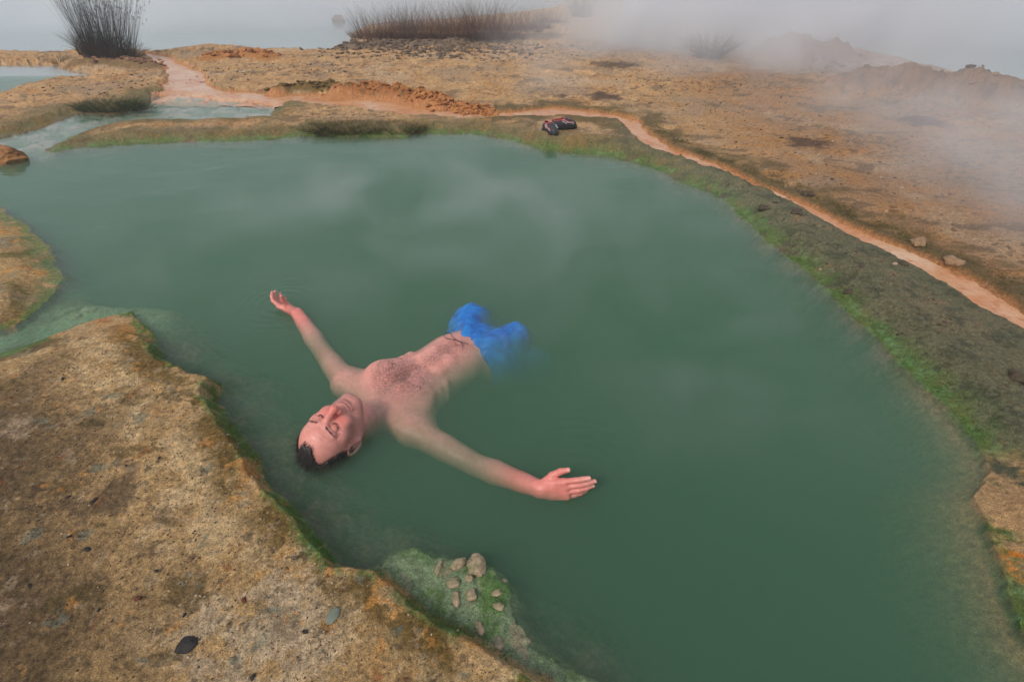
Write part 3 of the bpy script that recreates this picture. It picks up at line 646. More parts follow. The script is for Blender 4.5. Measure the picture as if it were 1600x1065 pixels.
def ground_fields(X, Y, hi=True):
    """heights and masks of the ground at (X, Y)"""
    s0 = np.clip(np.hypot(X, Y) * 0.35, 0.35, 6)
    wx = fbm(X / 0.16, Y / 0.16, 4, 11) * 0.020 * s0 + fbm(X / 0.7, Y / 0.7, 2, 12) * 0.03 * s0
    wy = fbm(X / 0.16, Y / 0.16, 4, 21) * 0.020 * s0 + fbm(X / 0.7, Y / 0.7, 2, 22) * 0.03 * s0
    wx += fbm(X / 0.05, Y / 0.05, 3, 13) * 0.014 * s0; wy += fbm(X / 0.05, Y / 0.05, 3, 23) * 0.014 * s0
    XX, YY = X + wx, Y + wy
    d = {k: sdpoly(XX, YY, v) for k, v in POLY.items()}
    F = dict(d)
    front = sm(0.25, -0.05, (Y - (1.95 + 0.35 * np.clip(-X - 1.2, -2, 3)))) * (X < 0.35) * sm(2.3, 1.9, Y) # the rock shelf we stand by
    F['front'] = front
    W = d['water']
    n1 = fbm(X / 0.9, Y / 0.9, 3, 1); n2 = fbm(X / 0.22, Y / 0.22, 4, 2); n3 = fbm(X / 0.045, Y / 0.045, 4, 3)
    far = sm(3.0, 8.0, np.hypot(X, Y))
    # land
    soft = sm(0.35, 0.0, d['channel']) * sm(1.0, 0.2, W)
    edge_w = 0.028 + 0.05 * np.clip(n2 + 0.2, 0, 1) + (1 - front) * 0.16 + soft * 0.30; F['soft'] = soft
    L = np.minimum(np.minimum(np.minimum(W, d['lake']), d['pond']), d['lake2'])
    rise = sm(0, 1, np.clip(L / edge_w, 0, 1))
    top = 0.050 + 0.008 * front + 0.016 * n1 + (0.012 + 0.02 * far) * n2 + (0.004 + 0.003 * front) * n3 + front * 0.0022 * fbm(X / 0.014, Y / 0.014, 3, 33)
    top -= 0.05 * soft * front; top += 0.010 * front * ridged(X / 0.3, Y / 0.3, 3, 31)
    top += 0.02 * far * np.clip(ridged(X / 0.5, Y / 0.5, 4, 32), 0, 2) * sm(0.05, 0.5, L)
    # lumpy bank between pool and stream on the right
    bank = sm(0.5, 0.1, W) * (1 - front) * sm(-0.1, 0.05, W) * (X > 0.2)
    top += bank * (0.028 * np.clip(fbm(X / 0.12, Y / 0.12, 4, 41) + 0.1, -0.3, 1) + 0.03)
    h = rise * np.maximum(top, 0.012)
    # under water
    steep = 0.42 + 1.1 * (1 - front) + 0.9 * sm(0.15, 0.5, -W)
    dep = -0.03 * sm(0, 0.02, -W) - steep * np.clip(-W - 0.02, 0, 1.2) ** 1.05
    dep = np.maximum(dep, -0.95) + 0.05 * n2 * sm(0, 0.2, -W) + 0.012 * n3
    sh_ = sm(0.07, -0.03, d['ledge']); dep = dep * (1 - sh_) + sh_ * (-0.008 + 0.016 * n2 + 0.010 * n3)
    sh_ = sm(0.40, -0.05, d['channel']); dep = dep * (1 - sh_) + sh_ * (-0.030 + 0.022 * n2 + 0.006 * n3)
    sh_ = sm(0.25, -0.05, d['inlet']); dep = dep * (1 - sh_) + sh_ * (-0.022 + 0.040 * n2 + 0.010 * n3)
    # sandy shelf, bottom right
    P_ = at(1600, 860); sh_ = sm(0.62, 0.10, np.hypot(X - P_[0] - 0.1, (Y - P_[1]) * 0.8)); F['sand'] = sm(0.85, 0.25, np.hypot(X - P_[0] - 0.1, (Y - P_[1]) * 0.8))
    dep = dep * (1 - sh_ * 0.9) + sh_ * 0.9 * (-0.035 - 0.35 * np.clip(-W, 0, 0.4))
    h = np.where(W < 0, dep, h)
    for k in ('lake', 'lake2', 'pond'):
        h = np.where(d[k] < 0, -0.02 - 0.5 * np.clip(-d[k], 0, 1.2), h)
    # stream bed
    st = d['stream']; inn = sm(0.035, -0.03, st) * (W > -0.03)
    bed = 0.020 + 0.010 * n2 + 0.005 * n3
    h = np.where(L > -0.05, h * (1 - inn) + inn * np.minimum(h, bed), h)
    # heaps
    hm_ = np.zeros_like(h)
    for k, (ln, hh, ww) in enumerate(HEAPS):
        P3 = [tuple(at(x, y)[:2]) for x, y in ln]
        q = sdline(X + n2 * ww * 0.25, Y + n1 * ww * 0.25, P3) / ww
        b = np.exp(-q * q * 1.2) * (0.82 + 0.55 * fbm(X / (ww * 0.9), Y / (ww * 0.9), 3, 50 + k, 0.5)) + np.exp(-q * q * 2) * 0.07 * fbm(X / (ww * 0.16), Y / (ww * 0.16), 3, 60 + k, 0.55)
        F['heap%d' % k] = np.clip(b, 0, 1); hm_ = np.maximum(hm_, b * hh)
    h = np.where(h > -0.02, np.maximum(h, h * 0.6 + hm_), h)
    # stones and lumps on the ledge, algae pads
    F.update(L=L, n1=n1, n2=n2, n3=n3, far=far, bank=bank, h=h)
    return h, F

def ground_color(X, Y, h, F):
    W = F['water']; n1, n2, n3, front, far, L = F['n1'], F['n2'], F['n3'], F['front'], F['far'], F['L']
    m1 = fbc(X / 0.35, Y / 0.35, 5, 101, 0.6); m2 = fbc(X / 0.13, Y / 0.13, 5, 102, 0.65); m3 = fbc(X / 0.02, Y / 0.02, 3, 103); m4 = fbc(X / 1.4, Y / 1.4, 3, 104)
    m5 = fbc(X / 0.06, Y / 0.06, 4, 105, 0.65)
    N = X.shape[0]
    tan = np.array((0.56, 0.35, 0.15)); brown = np.array((0.175, 0.110, 0.048)); pale = np.array((0.56, 0.42, 0.27)); orange = np.array((0.60, 0.27, 0.06)); ochre = np.array((0.155, 0.088, 0.009)); olive = np.array((0.115, 0.105, 0.025))
    green = np.array((0.09, 0.18, 0.025)); milky = np.array((0.30, 0.39, 0.20)); rust = np.array((0.30, 0.095, 0.025)); grey = np.array((0.20, 0.22, 0.16)); dark = np.array((0.05, 0.036, 0.024))
    # front shelf: brown inside, a tan band along the edge, ochre and orange stains on the lip
    dl = np.clip(W, 0, 3)
    c = np.tile(brown, (N, 1)) * (1 + 0.35 * m2 + 0.25 * m3)[:, None]
    c = mixc(c, np.array((0.20, 0.125, 0.06)), sm(-0.1, 0.7, m1) * 0.7)
    c = mixc(c, np.array((0.13, 0.125, 0.06)), sm(0.15, 0.6, m4 + m1 * 0.6) * 0.5)
    band = sm(0.62, 0.12, dl + 0.22 * m1 + 0.10 * m4 + 0.06 * m2)
    c = mixc(c, tan * 1.05, band * 0.9); c = mixc(c, np.array((0.86, 0.61, 0.33)), band * sm(-0.3, 0.4, m2 + 0.3 * m1) * sm(0.42, 0.2, dl + 0.1 * m1) * 0.85)
    P_ = at(430, 985); patch = sm(0.34, 0.10, np.hypot(X - P_[0], (Y - P_[1]) * 1.3) + 0.14 * m1); c = mixc(c, pale * 1.05, patch * sm(-0.3, 0.2, m2) * 0.8)
    lip = sm(0.17, 0.09, dl + 0.035 * m1 + 0.035 * m2); lipo = sm(-0.45, -0.1, m1 * 0.8 + m2 * 0.6 + m4 * 0.3)
    c = mixc(c, ochre, lip * lipo * 0.85); c = mixc(c, orange, lip * sm(0.25, 0.6, -m2 + 0.2 * m3) * 0.7)
    c = mixc(c, ochre, sm(0.32, 0.1, dl + 0.1 * m2) * sm(0.12, 0.42, m2 + 0.4 * m1) * 0.75)
    P_ = at(235, 510); c = mixc(c, orange * 1.1, sm(0.22, 0.05, np.hypot(X - P_[0], Y - P_[1])) * sm(-0.4, 0.2, m2) * 0.8)
    c = mixc(c, np.array((0.095, 0.060, 0.032)), sm(0.35, 0.75, -m1 + 0.35 * m2) * 0.75 * sm(0.1, 0.3, dl)); c = mixc(c, np.array((0.60, 0.42, 0.27)), sm(0.50, 0.80, m1 - 0.3 * m2) * 0.6)
    c = mixc(c, np.array((0.11, 0.075, 0.02)), sm(0.45, 0.7, fbc(X / 0.25, Y / 0.12, 4, 160)) * 0.6)
    c = mixc(c, orange, sm(0.66, 0.80, m2 + 0.3 * m3) * 0.5); c = mixc(c, rust, sm(0.74, 0.90, -m2 + 0.35 * m5) * 0.55)
    c = mixc(c, grey, sm(0.72, 0.85, fbc(X / 0.11, Y / 0.11, 3, 120)) * 0.6)
    c = mixc(c, dark, sm(0.66, 0.76, m5 + 0.3 * m3) * 0.6)
    c = mixc(c, pale, sm(0.5, 0.7, -m5) * 0.35)
    cf = c
    # the flats behind: tan, pink-brown, orange stains, olive near water
    c = np.tile(np.array((0.52, 0.31, 0.14)), (N, 1)) * (1 + 0.22 * m1 + 0.14 * m2)[:, None]
    k1 = fbc(X / 1.1, Y / 1.1, 4, 131, 0.6); k2 = fbc(X / 0.5, Y / 0.3, 5, 132, 0.65); k3 = fbc(X / 3.0, Y / 2.2, 3, 133)
    right = sm(0.6, 2.2, X - 0.12 * Y)
    c = mixc(c, np.array((0.32, 0.165, 0.075)), right * 0.75)
    c = mixc(c, np.array((0.48, 0.21, 0.05)), sm(0.05, 0.6, k2 + 0.3 * k1) * 0.6); c = mixc(c, np.array((0.50, 0.37, 0.24)), sm(0.15, 0.7, k1) * 0.5)
    c = mixc(c, np.array((0.30, 0.22, 0.15)), sm(0.2, 0.6, -k1 + 0.2 * k2) * 0.5)
    c = mixc(c, np.array((0.13, 0.085, 0.05)), sm(0.28, 0.55, -k2 + 0.25 * m2) * 0.65)
    sp = sm(0.34, 0.44, fbc(X / 0.09, Y / 0.05, 3, 140)); c = mixc(c, dark * 1.6, sp * sm(0.0, 0.4, k3 + 0.5 * k2 + 0.15) * 0.7)
    sp = sm(0.62, 0.80, fbc(X / 0.05, Y / 0.04, 3, 141) + 0.4 * k2); c = mixc(c, np.array((0.12, 0.07, 0.04)), sp * 0.7)
    # olive moss close to the stream and the pool
    ds = np.abs(F['stream']); mo = sm(0.36, 0.05, np.minimum(np.clip(F['stream'], 0, 9), 9) + 0.22 * m1 + 0.1 * m2) * (X > -0.2)
    c = mixc(c, np.array((0.115, 0.082, 0.028)), mo * 0.85)
    mo2 = sm(0.50, 0.12, np.clip(W, 0, 9) + 0.15 * m1) * (1 - front)
    bankc = np.array((0.17, 0.135, 0.055)) * (1 + 0.4 * m2)[:, None]
    c = c * (1 - mo2[:, None] * 0.9) + bankc * mo2[:, None] * 0.9
    rb = sm(0.04, -0.04, F['bankp'] + 0.05 * m2) * sm(0.3, 1.6, X); c = mixc(c, np.array((0.150, 0.150, 0.085)), rb * 0.8); c = mixc(c, np.array((0.07, 0.075, 0.04)), rb * sm(0.1, 0.5, -m2) * 0.7); c = mixc(c, np.array((0.30, 0.17, 0.085)), rb * sm(0.55, 0.8, m2 + 0.3 * m1) * 0.6)
    c = mixc(c, np.array((0.22, 0.13, 0.03)), mo2 * sm(0.1, 0.5, m1) * 0.6 * (1 - rb))
    for (x_, y_, r_, q) in ((945, 159, 0.17, 1.9), (1258, 233, 0.16, 2.2), (965, 108, 0.30, 3.5), (1440, 200, 0.2, 3), (880, 158, 0.05, 1)):
        P_ = at(x_, y_); m = sm(1.15, 0.55, np.hypot((X - P_[0]) / (r_ * 1.3), (Y - P_[1]) / (r_ * 1.25)) + 0.5 * m2); c = mixc(c, np.array((0.075, 0.042, 0.028)), m * 0.85)
    for k, col in ((0, (0.17, 0.105, 0.025)), (1, (0.40, 0.14, 0.035)), (2, (0.42, 0.16, 0.045)), (3, (0.24, 0.13, 0.07)), (4, (0.22, 0.12, 0.07)), (5, (0.42, 0.17, 0.04)), (6, (0.22, 0.13, 0.05)), (7, (0.17, 0.115, 0.075))):
        c = mixc(c, np.array(col), sm(0.12, 0.4, F['heap%d' % k] + 0.15 * m2) * 0.9)
    for k, col in ((1, (0.10, 0.085, 0.04)), (3, (0.12, 0.07, 0.04)), (7, (0.08, 0.05, 0.035))):
        c = mixc(c, np.array(col), sm(0.12, 0.4, F['heap%d' % k]) * sm(0.05, 0.35, m2) * 0.8)
    # left rock
    lr = sm(-0.9, -1.3, X) * sm(3.6, 3.2, Y) * (1 - front)
    cl = tan * 0.9 * (1 + 0.35 * m1)[:, None]; cl = mixc(cl, orange * 1.1, sm(0.1, 0.45, m2 + 0.4 * m1) * 0.7); cl = mixc(cl, olive * 1.4, sm(0.1, 0.4, -m1 + 0.5 * m2) * 0.7); cl = mixc(cl, grey, sm(0.2, 0.5, fbc(X / 0.2, Y / 0.2, 3, 150)) * 0.6)
    c = c * (1 - lr[:, None]) + cl * lr[:, None]
    c = c * (1 - front[:, None]) + cf * front[:, None]
    # stream bed orange
    si = sm(0.03, -0.02, F['stream']); c = mixc(c, np.array((0.50, 0.22, 0.085)), si * (W > -0.02))
    # green algae at the waterline, wetter and brighter right at the water
    alg = sm(0.055, 0.015, np.abs(W - 0.008) + 0.025 * m1 + 0.015 * m2) * front + (1 - front) * sm(0.11, 0.01, np.abs(W - 0.02) + 0.05 * m1 + 0.03 * m2) * 0.9
    alg *= sm(-0.5, 0.0, m1 + 0.7 * m2 + 0.1) ; alg *= ((F['inlet'] > 0.05) | (Y < 3.8)) * (1 - 0.75 * sm(0.03, -0.02, F['ledge']))
    c = mixc(c, green * (1 + 0.0), alg * 0.85); c = mixc(c, np.array((0.16, 0.30, 0.11)), alg * sm(0.15, 0.4, m5) * 0.6)
    # below water: olive mud, milky green ledge, sand
    und = sm(0.0, -0.02, W)
    cu = np.tile(np.array((0.16, 0.155, 0.085)), (N, 1)); cu = mixc(cu, np.array((0.27, 0.19, 0.11)), sm(0.05, 0.4, m2 + 0.5 * m1) * 0.8); cu = mixc(cu, green * 0.7, sm(0.1, 0.4, -m2 + 0.3 * m1) * 0.7)
    led = sm(0.05, -0.02, F['ledge']); cu = mixc(cu, milky, led * 0.92); cu = mixc(cu, green * 1.3, led * sm(0.0, 0.5, m2) * 0.8); cu = mixc(cu, pale * 0.8, led * sm(0.28, 0.5, -m2 + 0.2 * m5) * 0.8)
    chn = sm(0.30, -0.10, F['channel'] + 0.06 * m1); cu = mixc(cu, milky * 1.15, chn * 0.85); cu = mixc(cu, olive, chn * sm(0.05, 0.4, m1 + m2 * 0.5) * 0.75)
    inl = sm(0.12, -0.02, F['inlet']); cu = mixc(cu, np.array((0.50, 0.45, 0.38)), inl * 0.9); cu = mixc(cu, np.array((0.06, 0.07, 0.025)), inl * sm(0.45, 0.65, m2) * 0.9)
    cu = mixc(cu, np.array((0.52, 0.30, 0.13)), F['sand'] * 0.9)
    c = c * (1 - und[:, None]) + cu * und[:, None]
    P_ = at(1600, 820); c = mixc(c, np.array((0.56, 0.33, 0.15)), sm(0.34, 0.16, np.hypot(X - P_[0] - 0.06, Y - P_[1]) + 0.05 * m2) * (1 - und) * sm(-0.6, 0.1, m2) * 0.95)
    P_ = at(1604, 893); c = mixc(c, np.array((0.80, 0.24, 0.01)), sm(0.07, 0.03, np.hypot(X - P_[0], Y - P_[1]) + 0.03 * m2) * sm(-0.6, 0.1, m5))
    c *= (1 + 0.22 * m3)[:, None]
    wet = np.clip(sm(0.030, 0.0, h) + alg * 0.5, 0, 1)
    return np.clip(c, 0.004, 0.9), wet

def ground_material():
    t = NT('geothermal_crust'); v = t.obj()
    c = t.attr('col')
    sp = t.ramp(t.noise(300, 3, 0.7, v), (0.34, 0.50), (0.50, 1.0), (0.66, 1.38)); c = t.mix(1.0, c, sp, 'MULTIPLY')
    sp2 = t.ramp(t.noise(75, 6, 0.72, v, 0.4), (0.30, 0.45), (0.50, 1.0), (0.70, 1.42)); c = t.mix(1.0, c, sp2, 'MULTIPLY')
    vo = t.n('ShaderNodeTexVoronoi'); vo.inputs['Scale'].default_value = 26; vo.inputs['Randomness'].default_value = 1.0; t.l(v, vo.inputs['Vector'])
    pit = t.ramp(t.math('ADD', vo.outputs['Distance'], t.math('MULTIPLY', t.noise(120, 3, 0.7, v), 0.22)), (0.15, 0.0), (0.19, 1.0))
    msk = t.ramp(t.noise(7, 3, 0.6, v), (0.42, 0.0), (0.58, 1.0)); pit2 = t.math('MAXIMUM', pit, t.math('SUBTRACT', 1.0, msk), True)
    c = t.mix(t.math('MULTIPLY', t.math('SUBTRACT', 1.0, pit2), 0.75), c, (0.03, 0.022, 0.016))
    wet = t.attr('wet', True)
    rough = t.math('SUBTRACT', 0.90, t.math('MULTIPLY', wet, 0.45))
    b1 = t.bump(t.noise(45, 8, 0.75, v, 0.3), 1.0, 0.016); b2 = t.bump(t.noise(260, 5, 0.78, v), 1.0, 0.004, b1); b3 = t.bump(pit2, 0.35, 0.003, b2)
    t.principled(c, rough, b3, Specular_IOR_Level=0.3)
    return t.m

def make_ground():
    th = np.concatenate([np.linspace(-60, 14, 70)[:-1], np.linspace(14, 86.0, 1010), np.linspace(86.0, 89.75, 160)[1:]])
    yy = CAM_H * np.tan(np.radians(th))
    u = np.concatenate([-np.geomspace(1.06, 7, 70)[::-1], np.linspace(-1.055, 1.055, 860), np.geomspace(1.06, 7, 70)])
    Yg, Ug = np.meshgrid(yy, u, indexing='ij'); Xg = Ug * (1.36 * math.sin(PITCH) + np.maximum(Yg, 0.0) * math.cos(PITCH)) * 1.01
    X, Y = Xg.ravel(), Yg.ravel()
    h, F = ground_fields(X, Y); c, wet = ground_color(X, Y, h, F)
    ny, nx = Yg.shape; i = np.arange(ny - 1)[:, None] * nx + np.arange(nx - 1)[None, :]
    q = np.stack([i, i + 1, i + nx + 1, i + nx], -1).reshape(-1, 4)
    g = np_mesh('ground', np.stack([X, Y, h], 1), q, ground_material())
    color_attr(g, 'col', c); float_attr(g, 'wet', wet); tag(g, kind='structure')
    return g

def gz(x, y):
    """height of the ground at one point (or many)"""
    x = np.atleast_1d(np.asarray(x, float)); y = np.atleast_1d(np.asarray(y, float)); return ground_fields(x, y)[0]
def on_ground(px, py):
    P_ = at(px, py, 0.05)
    for _ in range(3): P_ = at(px, py, float(gz(P_[0], P_[1])[0]))
    return P_

# ------------------------------------------------------------------ water
def water_surface(t, v, rings=(), wscale=1.0, strength=0.16, rough=0.035):
    mp = t.n('ShaderNodeMapping'); mp.inputs['Scale'].default_value = (1.0, 1.7, 1.0); t.l(v, mp.inputs['Vector'])
    hgt = t.math('ADD', t.math('MULTIPLY', t.noise(2.2 * wscale, 3, 0.5, mp.outputs[0], 0.6), 1.0), t.math('MULTIPLY', t.noise(9 * wscale, 3, 0.55, mp.outputs[0], 0.4), 0.28))
    for (c, R_, amp) in rings:
        vm = t.n('ShaderNodeVectorMath', operation='DISTANCE'); t.l(v, vm.inputs[0]); vm.inputs[1].default_value = (c[0], c[1], 0)
        d = t.math('ADD', vm.outputs['Value'], t.math('MULTIPLY', t.noise(6, 2, 0.5, v), 0.05))
        s_ = t.math('SINE', t.math('MULTIPLY', d, 2 * math.pi / 0.042)); fall = t.math('POWER', t.math('SUBTRACT', 1.0, t.math('DIVIDE', d, R_), True), 1.5)
        hgt = t.math('ADD', hgt, t.math('MULTIPLY', t.math('MULTIPLY', s_, fall), amp))
    nb = t.bump(hgt, strength, 0.05)
    fr = t.n('ShaderNodeFresnel'); t.l(nb, fr.inputs['Normal'])
    ge = t.n('ShaderNodeNewGeometry'); t.l(t.math('SUBTRACT', 1.33, t.math('MULTIPLY', ge.outputs['Backfacing'], 1.33 - 1 / 1.33)), fr.inputs['IOR'])   # same loss both ways
    gl = t.n('ShaderNodeBsdfGlossy'); gl.inputs['Roughness'].default_value = rough; t.l(nb, gl.inputs['Normal'])
    tr = t.n('ShaderNodeBsdfTransparent'); mx = t.n('ShaderNodeMixShader')
    t.l(fr.outputs[0], mx.inputs[0]); t.l(tr.outputs[0], mx.inputs[1]); t.l(gl.outputs[0], mx.inputs[2]); t.l(mx.outputs[0], t.out.inputs['Surface'])

def murk(t, color, density, absorb, adens):
    vs = t.n('ShaderNodeVolumeScatter'); vs.inputs['Color'].default_value = (*color, 1); vs.inputs['Density'].default_value = density; vs.inputs['Anisotropy'].default_value = 0.0
    va = t.n('ShaderNodeVolumeAbsorption'); va.inputs['Color'].default_value = (*absorb, 1); va.inputs['Density'].default_value = adens
    ad = t.n('ShaderNodeAddShader'); t.l(vs.outputs[0], ad.inputs[0]); t.l(va.outputs[0], ad.inputs[1]); t.l(ad.outputs[0], t.out.inputs['Volume'])

def slab(name, x0, x1, y0, y1, z0, z1, mat):
    V = np.array([(x, y, z) for z in (z0, z1) for y in (y0, y1) for x in (x0, x1)])
    Fc = np.array([(0, 2, 3, 1), (4, 5, 7, 6), (0, 1, 5, 4), (2, 6, 7, 3), (0, 4, 6, 2), (1, 3, 7, 5)])
    return np_mesh(name, V, Fc, mat, smooth=False)

def make_water():
    t = NT('milky_green_water'); v = t.obj()
    hL_, hR_ = at(440, 475), at(905, 765)
    water_surface(t, v, [((hL_[0], hL_[1]), 0.42, 0.3), ((hR_[0], hR_[1]), 0.60, 0.7), ((HC[0], HC[1]), 0.40, 0.12)])
    murk(t, (0.50, 0.79, 0.57), 3.0, (0.32, 0.61, 0.44), 8.6)
    yb = float(at(260, 118)[1])
    p = slab('pool_water', -12, 4.5, -1.2, yb, -1.3, 0.0, t.m); tag(p, kind='structure')
    t = NT('lake_water'); v = t.obj(); water_surface(t, v, (), 0.6, 0.10, 0.06); murk(t, (0.75, 0.85, 0.88), 4.0, (0.4, 0.6, 0.6), 2.0)
    p = slab('lake_water', -300, 300, yb + 0.012, 330, -1.3, -0.002, t.m); tag(p, kind='structure')
    # the peach coloured runnel, laid as its own sheet a little above its bed
    pl = POLY['stream']; T_ = [at(*q)[:2] for q in STREAM_T]; B_ = [at(*q)[:2] for q in STREAM_B]
    def resample(P, n):
        P = np.array(P); L = np.r_[0, np.cumsum(np.hypot(*np.diff(P, axis=0).T))]; s_ = np.linspace(0, L[-1], n); return np.stack([np.interp(s_, L, P[:, k]) for k in (0, 1)], 1)
    n = 500; A = resample(T_, n); Bq = resample(B_, n); m = 24
    g = np.stack([A * (1 - k) + Bq * k for k in np.linspace(-0.35, 1.35, m)], 1)
    X, Y = g[..., 0].ravel(), g[..., 1].ravel()
    z = np.minimum(0.026, gz(X, Y) + 0.012) + 0.002 * fbm(X / 0.12, Y / 0.12, 3, 70)
    i = np.arange(n - 1)[:, None] * m + np.arange(m - 1)[None, :]
    q = np.stack([i, i + 1, i + m + 1, i + m], -1).reshape(-1, 4)
    t = NT('silty_orange_water'); v = t.obj()
    mp = t.n('ShaderNodeMapping'); mp.inputs['Rotation'].default_value = (0, 0, 0.0); t.l(v, mp.inputs['Vector'])
    c = t.ramp(t.noise(2.2, 6, 0.65, v, 0.8), (0.34, (0.52, 0.20, 0.065)), (0.5, (0.58, 0.31, 0.16)), (0.66, (0.64, 0.42, 0.27)))
    c = t.mix(t.ramp(t.noise(14, 5, 0.7, v, 0.5), (0.52, 0.0), (0.66, 0.75)), c, (0.42, 0.13, 0.035))
    t.principled(c, 0.22, t.bump(t.noise(26, 4, 0.6, v, 0.6), 0.5, 0.012), Specular_IOR_Level=0.5)
    s = np_mesh('stream', np.stack([X, Y, z], 1), q, t.m); tag(s, kind='structure')
# ------------------------------------------------------------------ plants, stones, shoes
def ico(sub=3):
    import bmesh
    bm = bmesh.new(); bmesh.ops.create_icosphere(bm, subdivisions=sub, radius=1.0)
    V = np.array([v.co[:] for v in bm.verts]); Fc = np.array([[v.index for v in f.verts] for f in bm.faces]); bm.free(); return V, Fc
_ICO = {k: ico(k) for k in (2, 3, 4, 5)}
def n3d(V, sc, seed, o=3):
    return (fbm(V[:, 0] * sc + 3.1, V[:, 1] * sc + V[:, 2] * sc * 0.7, o, seed) + fbm(V[:, 1] * sc - 5.2, V[:, 2] * sc + V[:, 0] * sc * 0.6, o, seed + 1) + fbm(V[:, 2] * sc + 1.7, V[:, 0] * sc - V[:, 1] * sc * 0.5, o, seed + 2)) / 1.8
def rock_verts(size, seed, sub=4, rough=0.35, facet=True, sc=1.3):
    V, Fc = _ICO[sub]; V = V.copy(); rs = np.random.RandomState(seed)
    if facet:
        for _ in range(9):
            n_ = rs.normal(size=3); n_ /= np.linalg.norm(n_); d_ = rs.uniform(0.55, 0.9); q = V @ n_ - d_
            V -= np.clip(q, 0, 9)[:, None] * n_[None, :] * 0.9
    V *= (1 + rough * n3d(V, sc, seed))[:, None] * (1 + rough * 0.35 * n3d(V, sc * 4, seed + 9))[:, None]
    return V * np.array(size), Fc
def make_rock(name, px, py, size, mat, label, cat, group=None, seed=0, sub=4, rough=0.3, rz=0.0, sink=0.3, facet=True, z=None):
    V, Fc = rock_verts(size, seed, sub, rough, facet)
    c_, s_ = math.cos(rz), math.sin(rz); V = V @ np.array([[c_, s_, 0], [-s_, c_, 0], [0, 0, 1]])
    P_ = on_ground(px, py) if z is None else at(px, py, z)
    V[:, 2] += size[2] * (1 - 2 * sink)
    o = np_mesh(name, V, Fc, mat); o.location = tuple(P_); tag(o, label, cat, group); return o

def blades(n, rad, hgt, spread, seed, base_w=0.0018, lean=0.6, droop=0.0, elong=(1, 1)):
    rs = np.random.RandomState(seed); a_ = rs.uniform(0, 2 * math.pi, n); r_ = np.sqrt(rs.rand(n)) * rad
    P0 = np.stack([np.cos(a_) * r_ * elong[0], np.sin(a_) * r_ * elong[1], np.full(n, -0.02)], 1)
    L = hgt * rs.uniform(0.45, 1.0, n) ** 0.8; b_ = a_ + rs.normal(size=n) * 1.0; q = spread * (0.25 + r_ / rad) * np.abs(rs.normal(1, lean * 0.5, n))
    D = np.stack([np.cos(b_) * q, np.sin(b_) * q, np.ones(n)], 1); D[:, :2] += rs.normal(size=(n, 2)) * 0.10; D /= np.linalg.norm(D, axis=1)[:, None]
    P1 = P0 + D * L[:, None] * 0.5; P2 = P0 + D * L[:, None] + np.stack([np.cos(b_), np.sin(b_), -np.ones(n) * 0.6], 1) * (L * (0.10 + droop) * rs.rand(n))[:, None]
    return P0, P1, P2, base_w * rs.uniform(0.6, 1.3, n)

def veg_mat(name, *cols, rough=0.75):
    t = NT(name); v = t.obj(); st = [(0.3 + 0.4 * i / (len(cols) - 1), c) for i, c in enumerate(cols)]
    t.principled(t.ramp(t.noise(16, 3, 0.6, v), *st), rough, Specular_IOR_Level=0.2); return t.m

def seeds(P, size, seed):
    V0, F0 = _ICO[2]; rs = np.random.RandomState(seed); V = []; Fc = []
    import itertools
    oct_ = np.array([(1, 0, 0), (-1, 0, 0), (0, 1, 0), (0, -1, 0), (0, 0, 1.6), (0, 0, -1.6)]); of = np.array([(0, 2, 4), (2, 1, 4), (1, 3, 4), (3, 0, 4), (2, 0, 5), (1, 2, 5), (3, 1, 5), (0, 3, 5)])
    for i, p in enumerate(P): V.append(p + oct_ * size * rs.uniform(0.6, 1.3)); Fc.append(of + 6 * i)
    return np.concatenate(V), np.concatenate(Fc)

def clump(name, px, py, label, cat, group, mats, n, rad, hgt, spread, seed, w=0.002, seeds_on=0, droop=0.0, elong=(1, 1), dead=0, rz=0.0):
    P_ = on_ground(px, py); root = empty(name, tuple(P_)); root.rotation_euler.z = rz; tag(root, label, cat, group)
    P0, P1, P2, ww = blades(n, rad, hgt, spread, seed, w, droop=droop, elong=elong)
    V, Fc = ribbons(P0, P1, P2, ww, seed); np_mesh('stems', V, Fc, mats[0], root)
    if name == 'sedge_bush': root.rotation_euler.y = 0.24
    if seeds_on:
        k = np.random.RandomState(seed).permutation(n)[:seeds_on]; V, Fc = seeds(np.concatenate([P2[k], (P2[k] * 0.93 + P1[k] * 0.07) + 0.008]), 0.006, seed); tag(np_mesh('seed_heads', V, Fc, mats[-1], root), kind='stuff')
    if dead:
        P0, P1, P2, ww = blades(dead, rad * 1.15, hgt * 0.35, spread * 1.6, seed + 50, w * 1.6, droop=0.4, elong=elong)
        V, Fc = ribbons(P0, P1, P2, ww, seed); np_mesh('dead_leaves', V, Fc, mats[1 if len(mats) > 1 else 0], root)
    return root

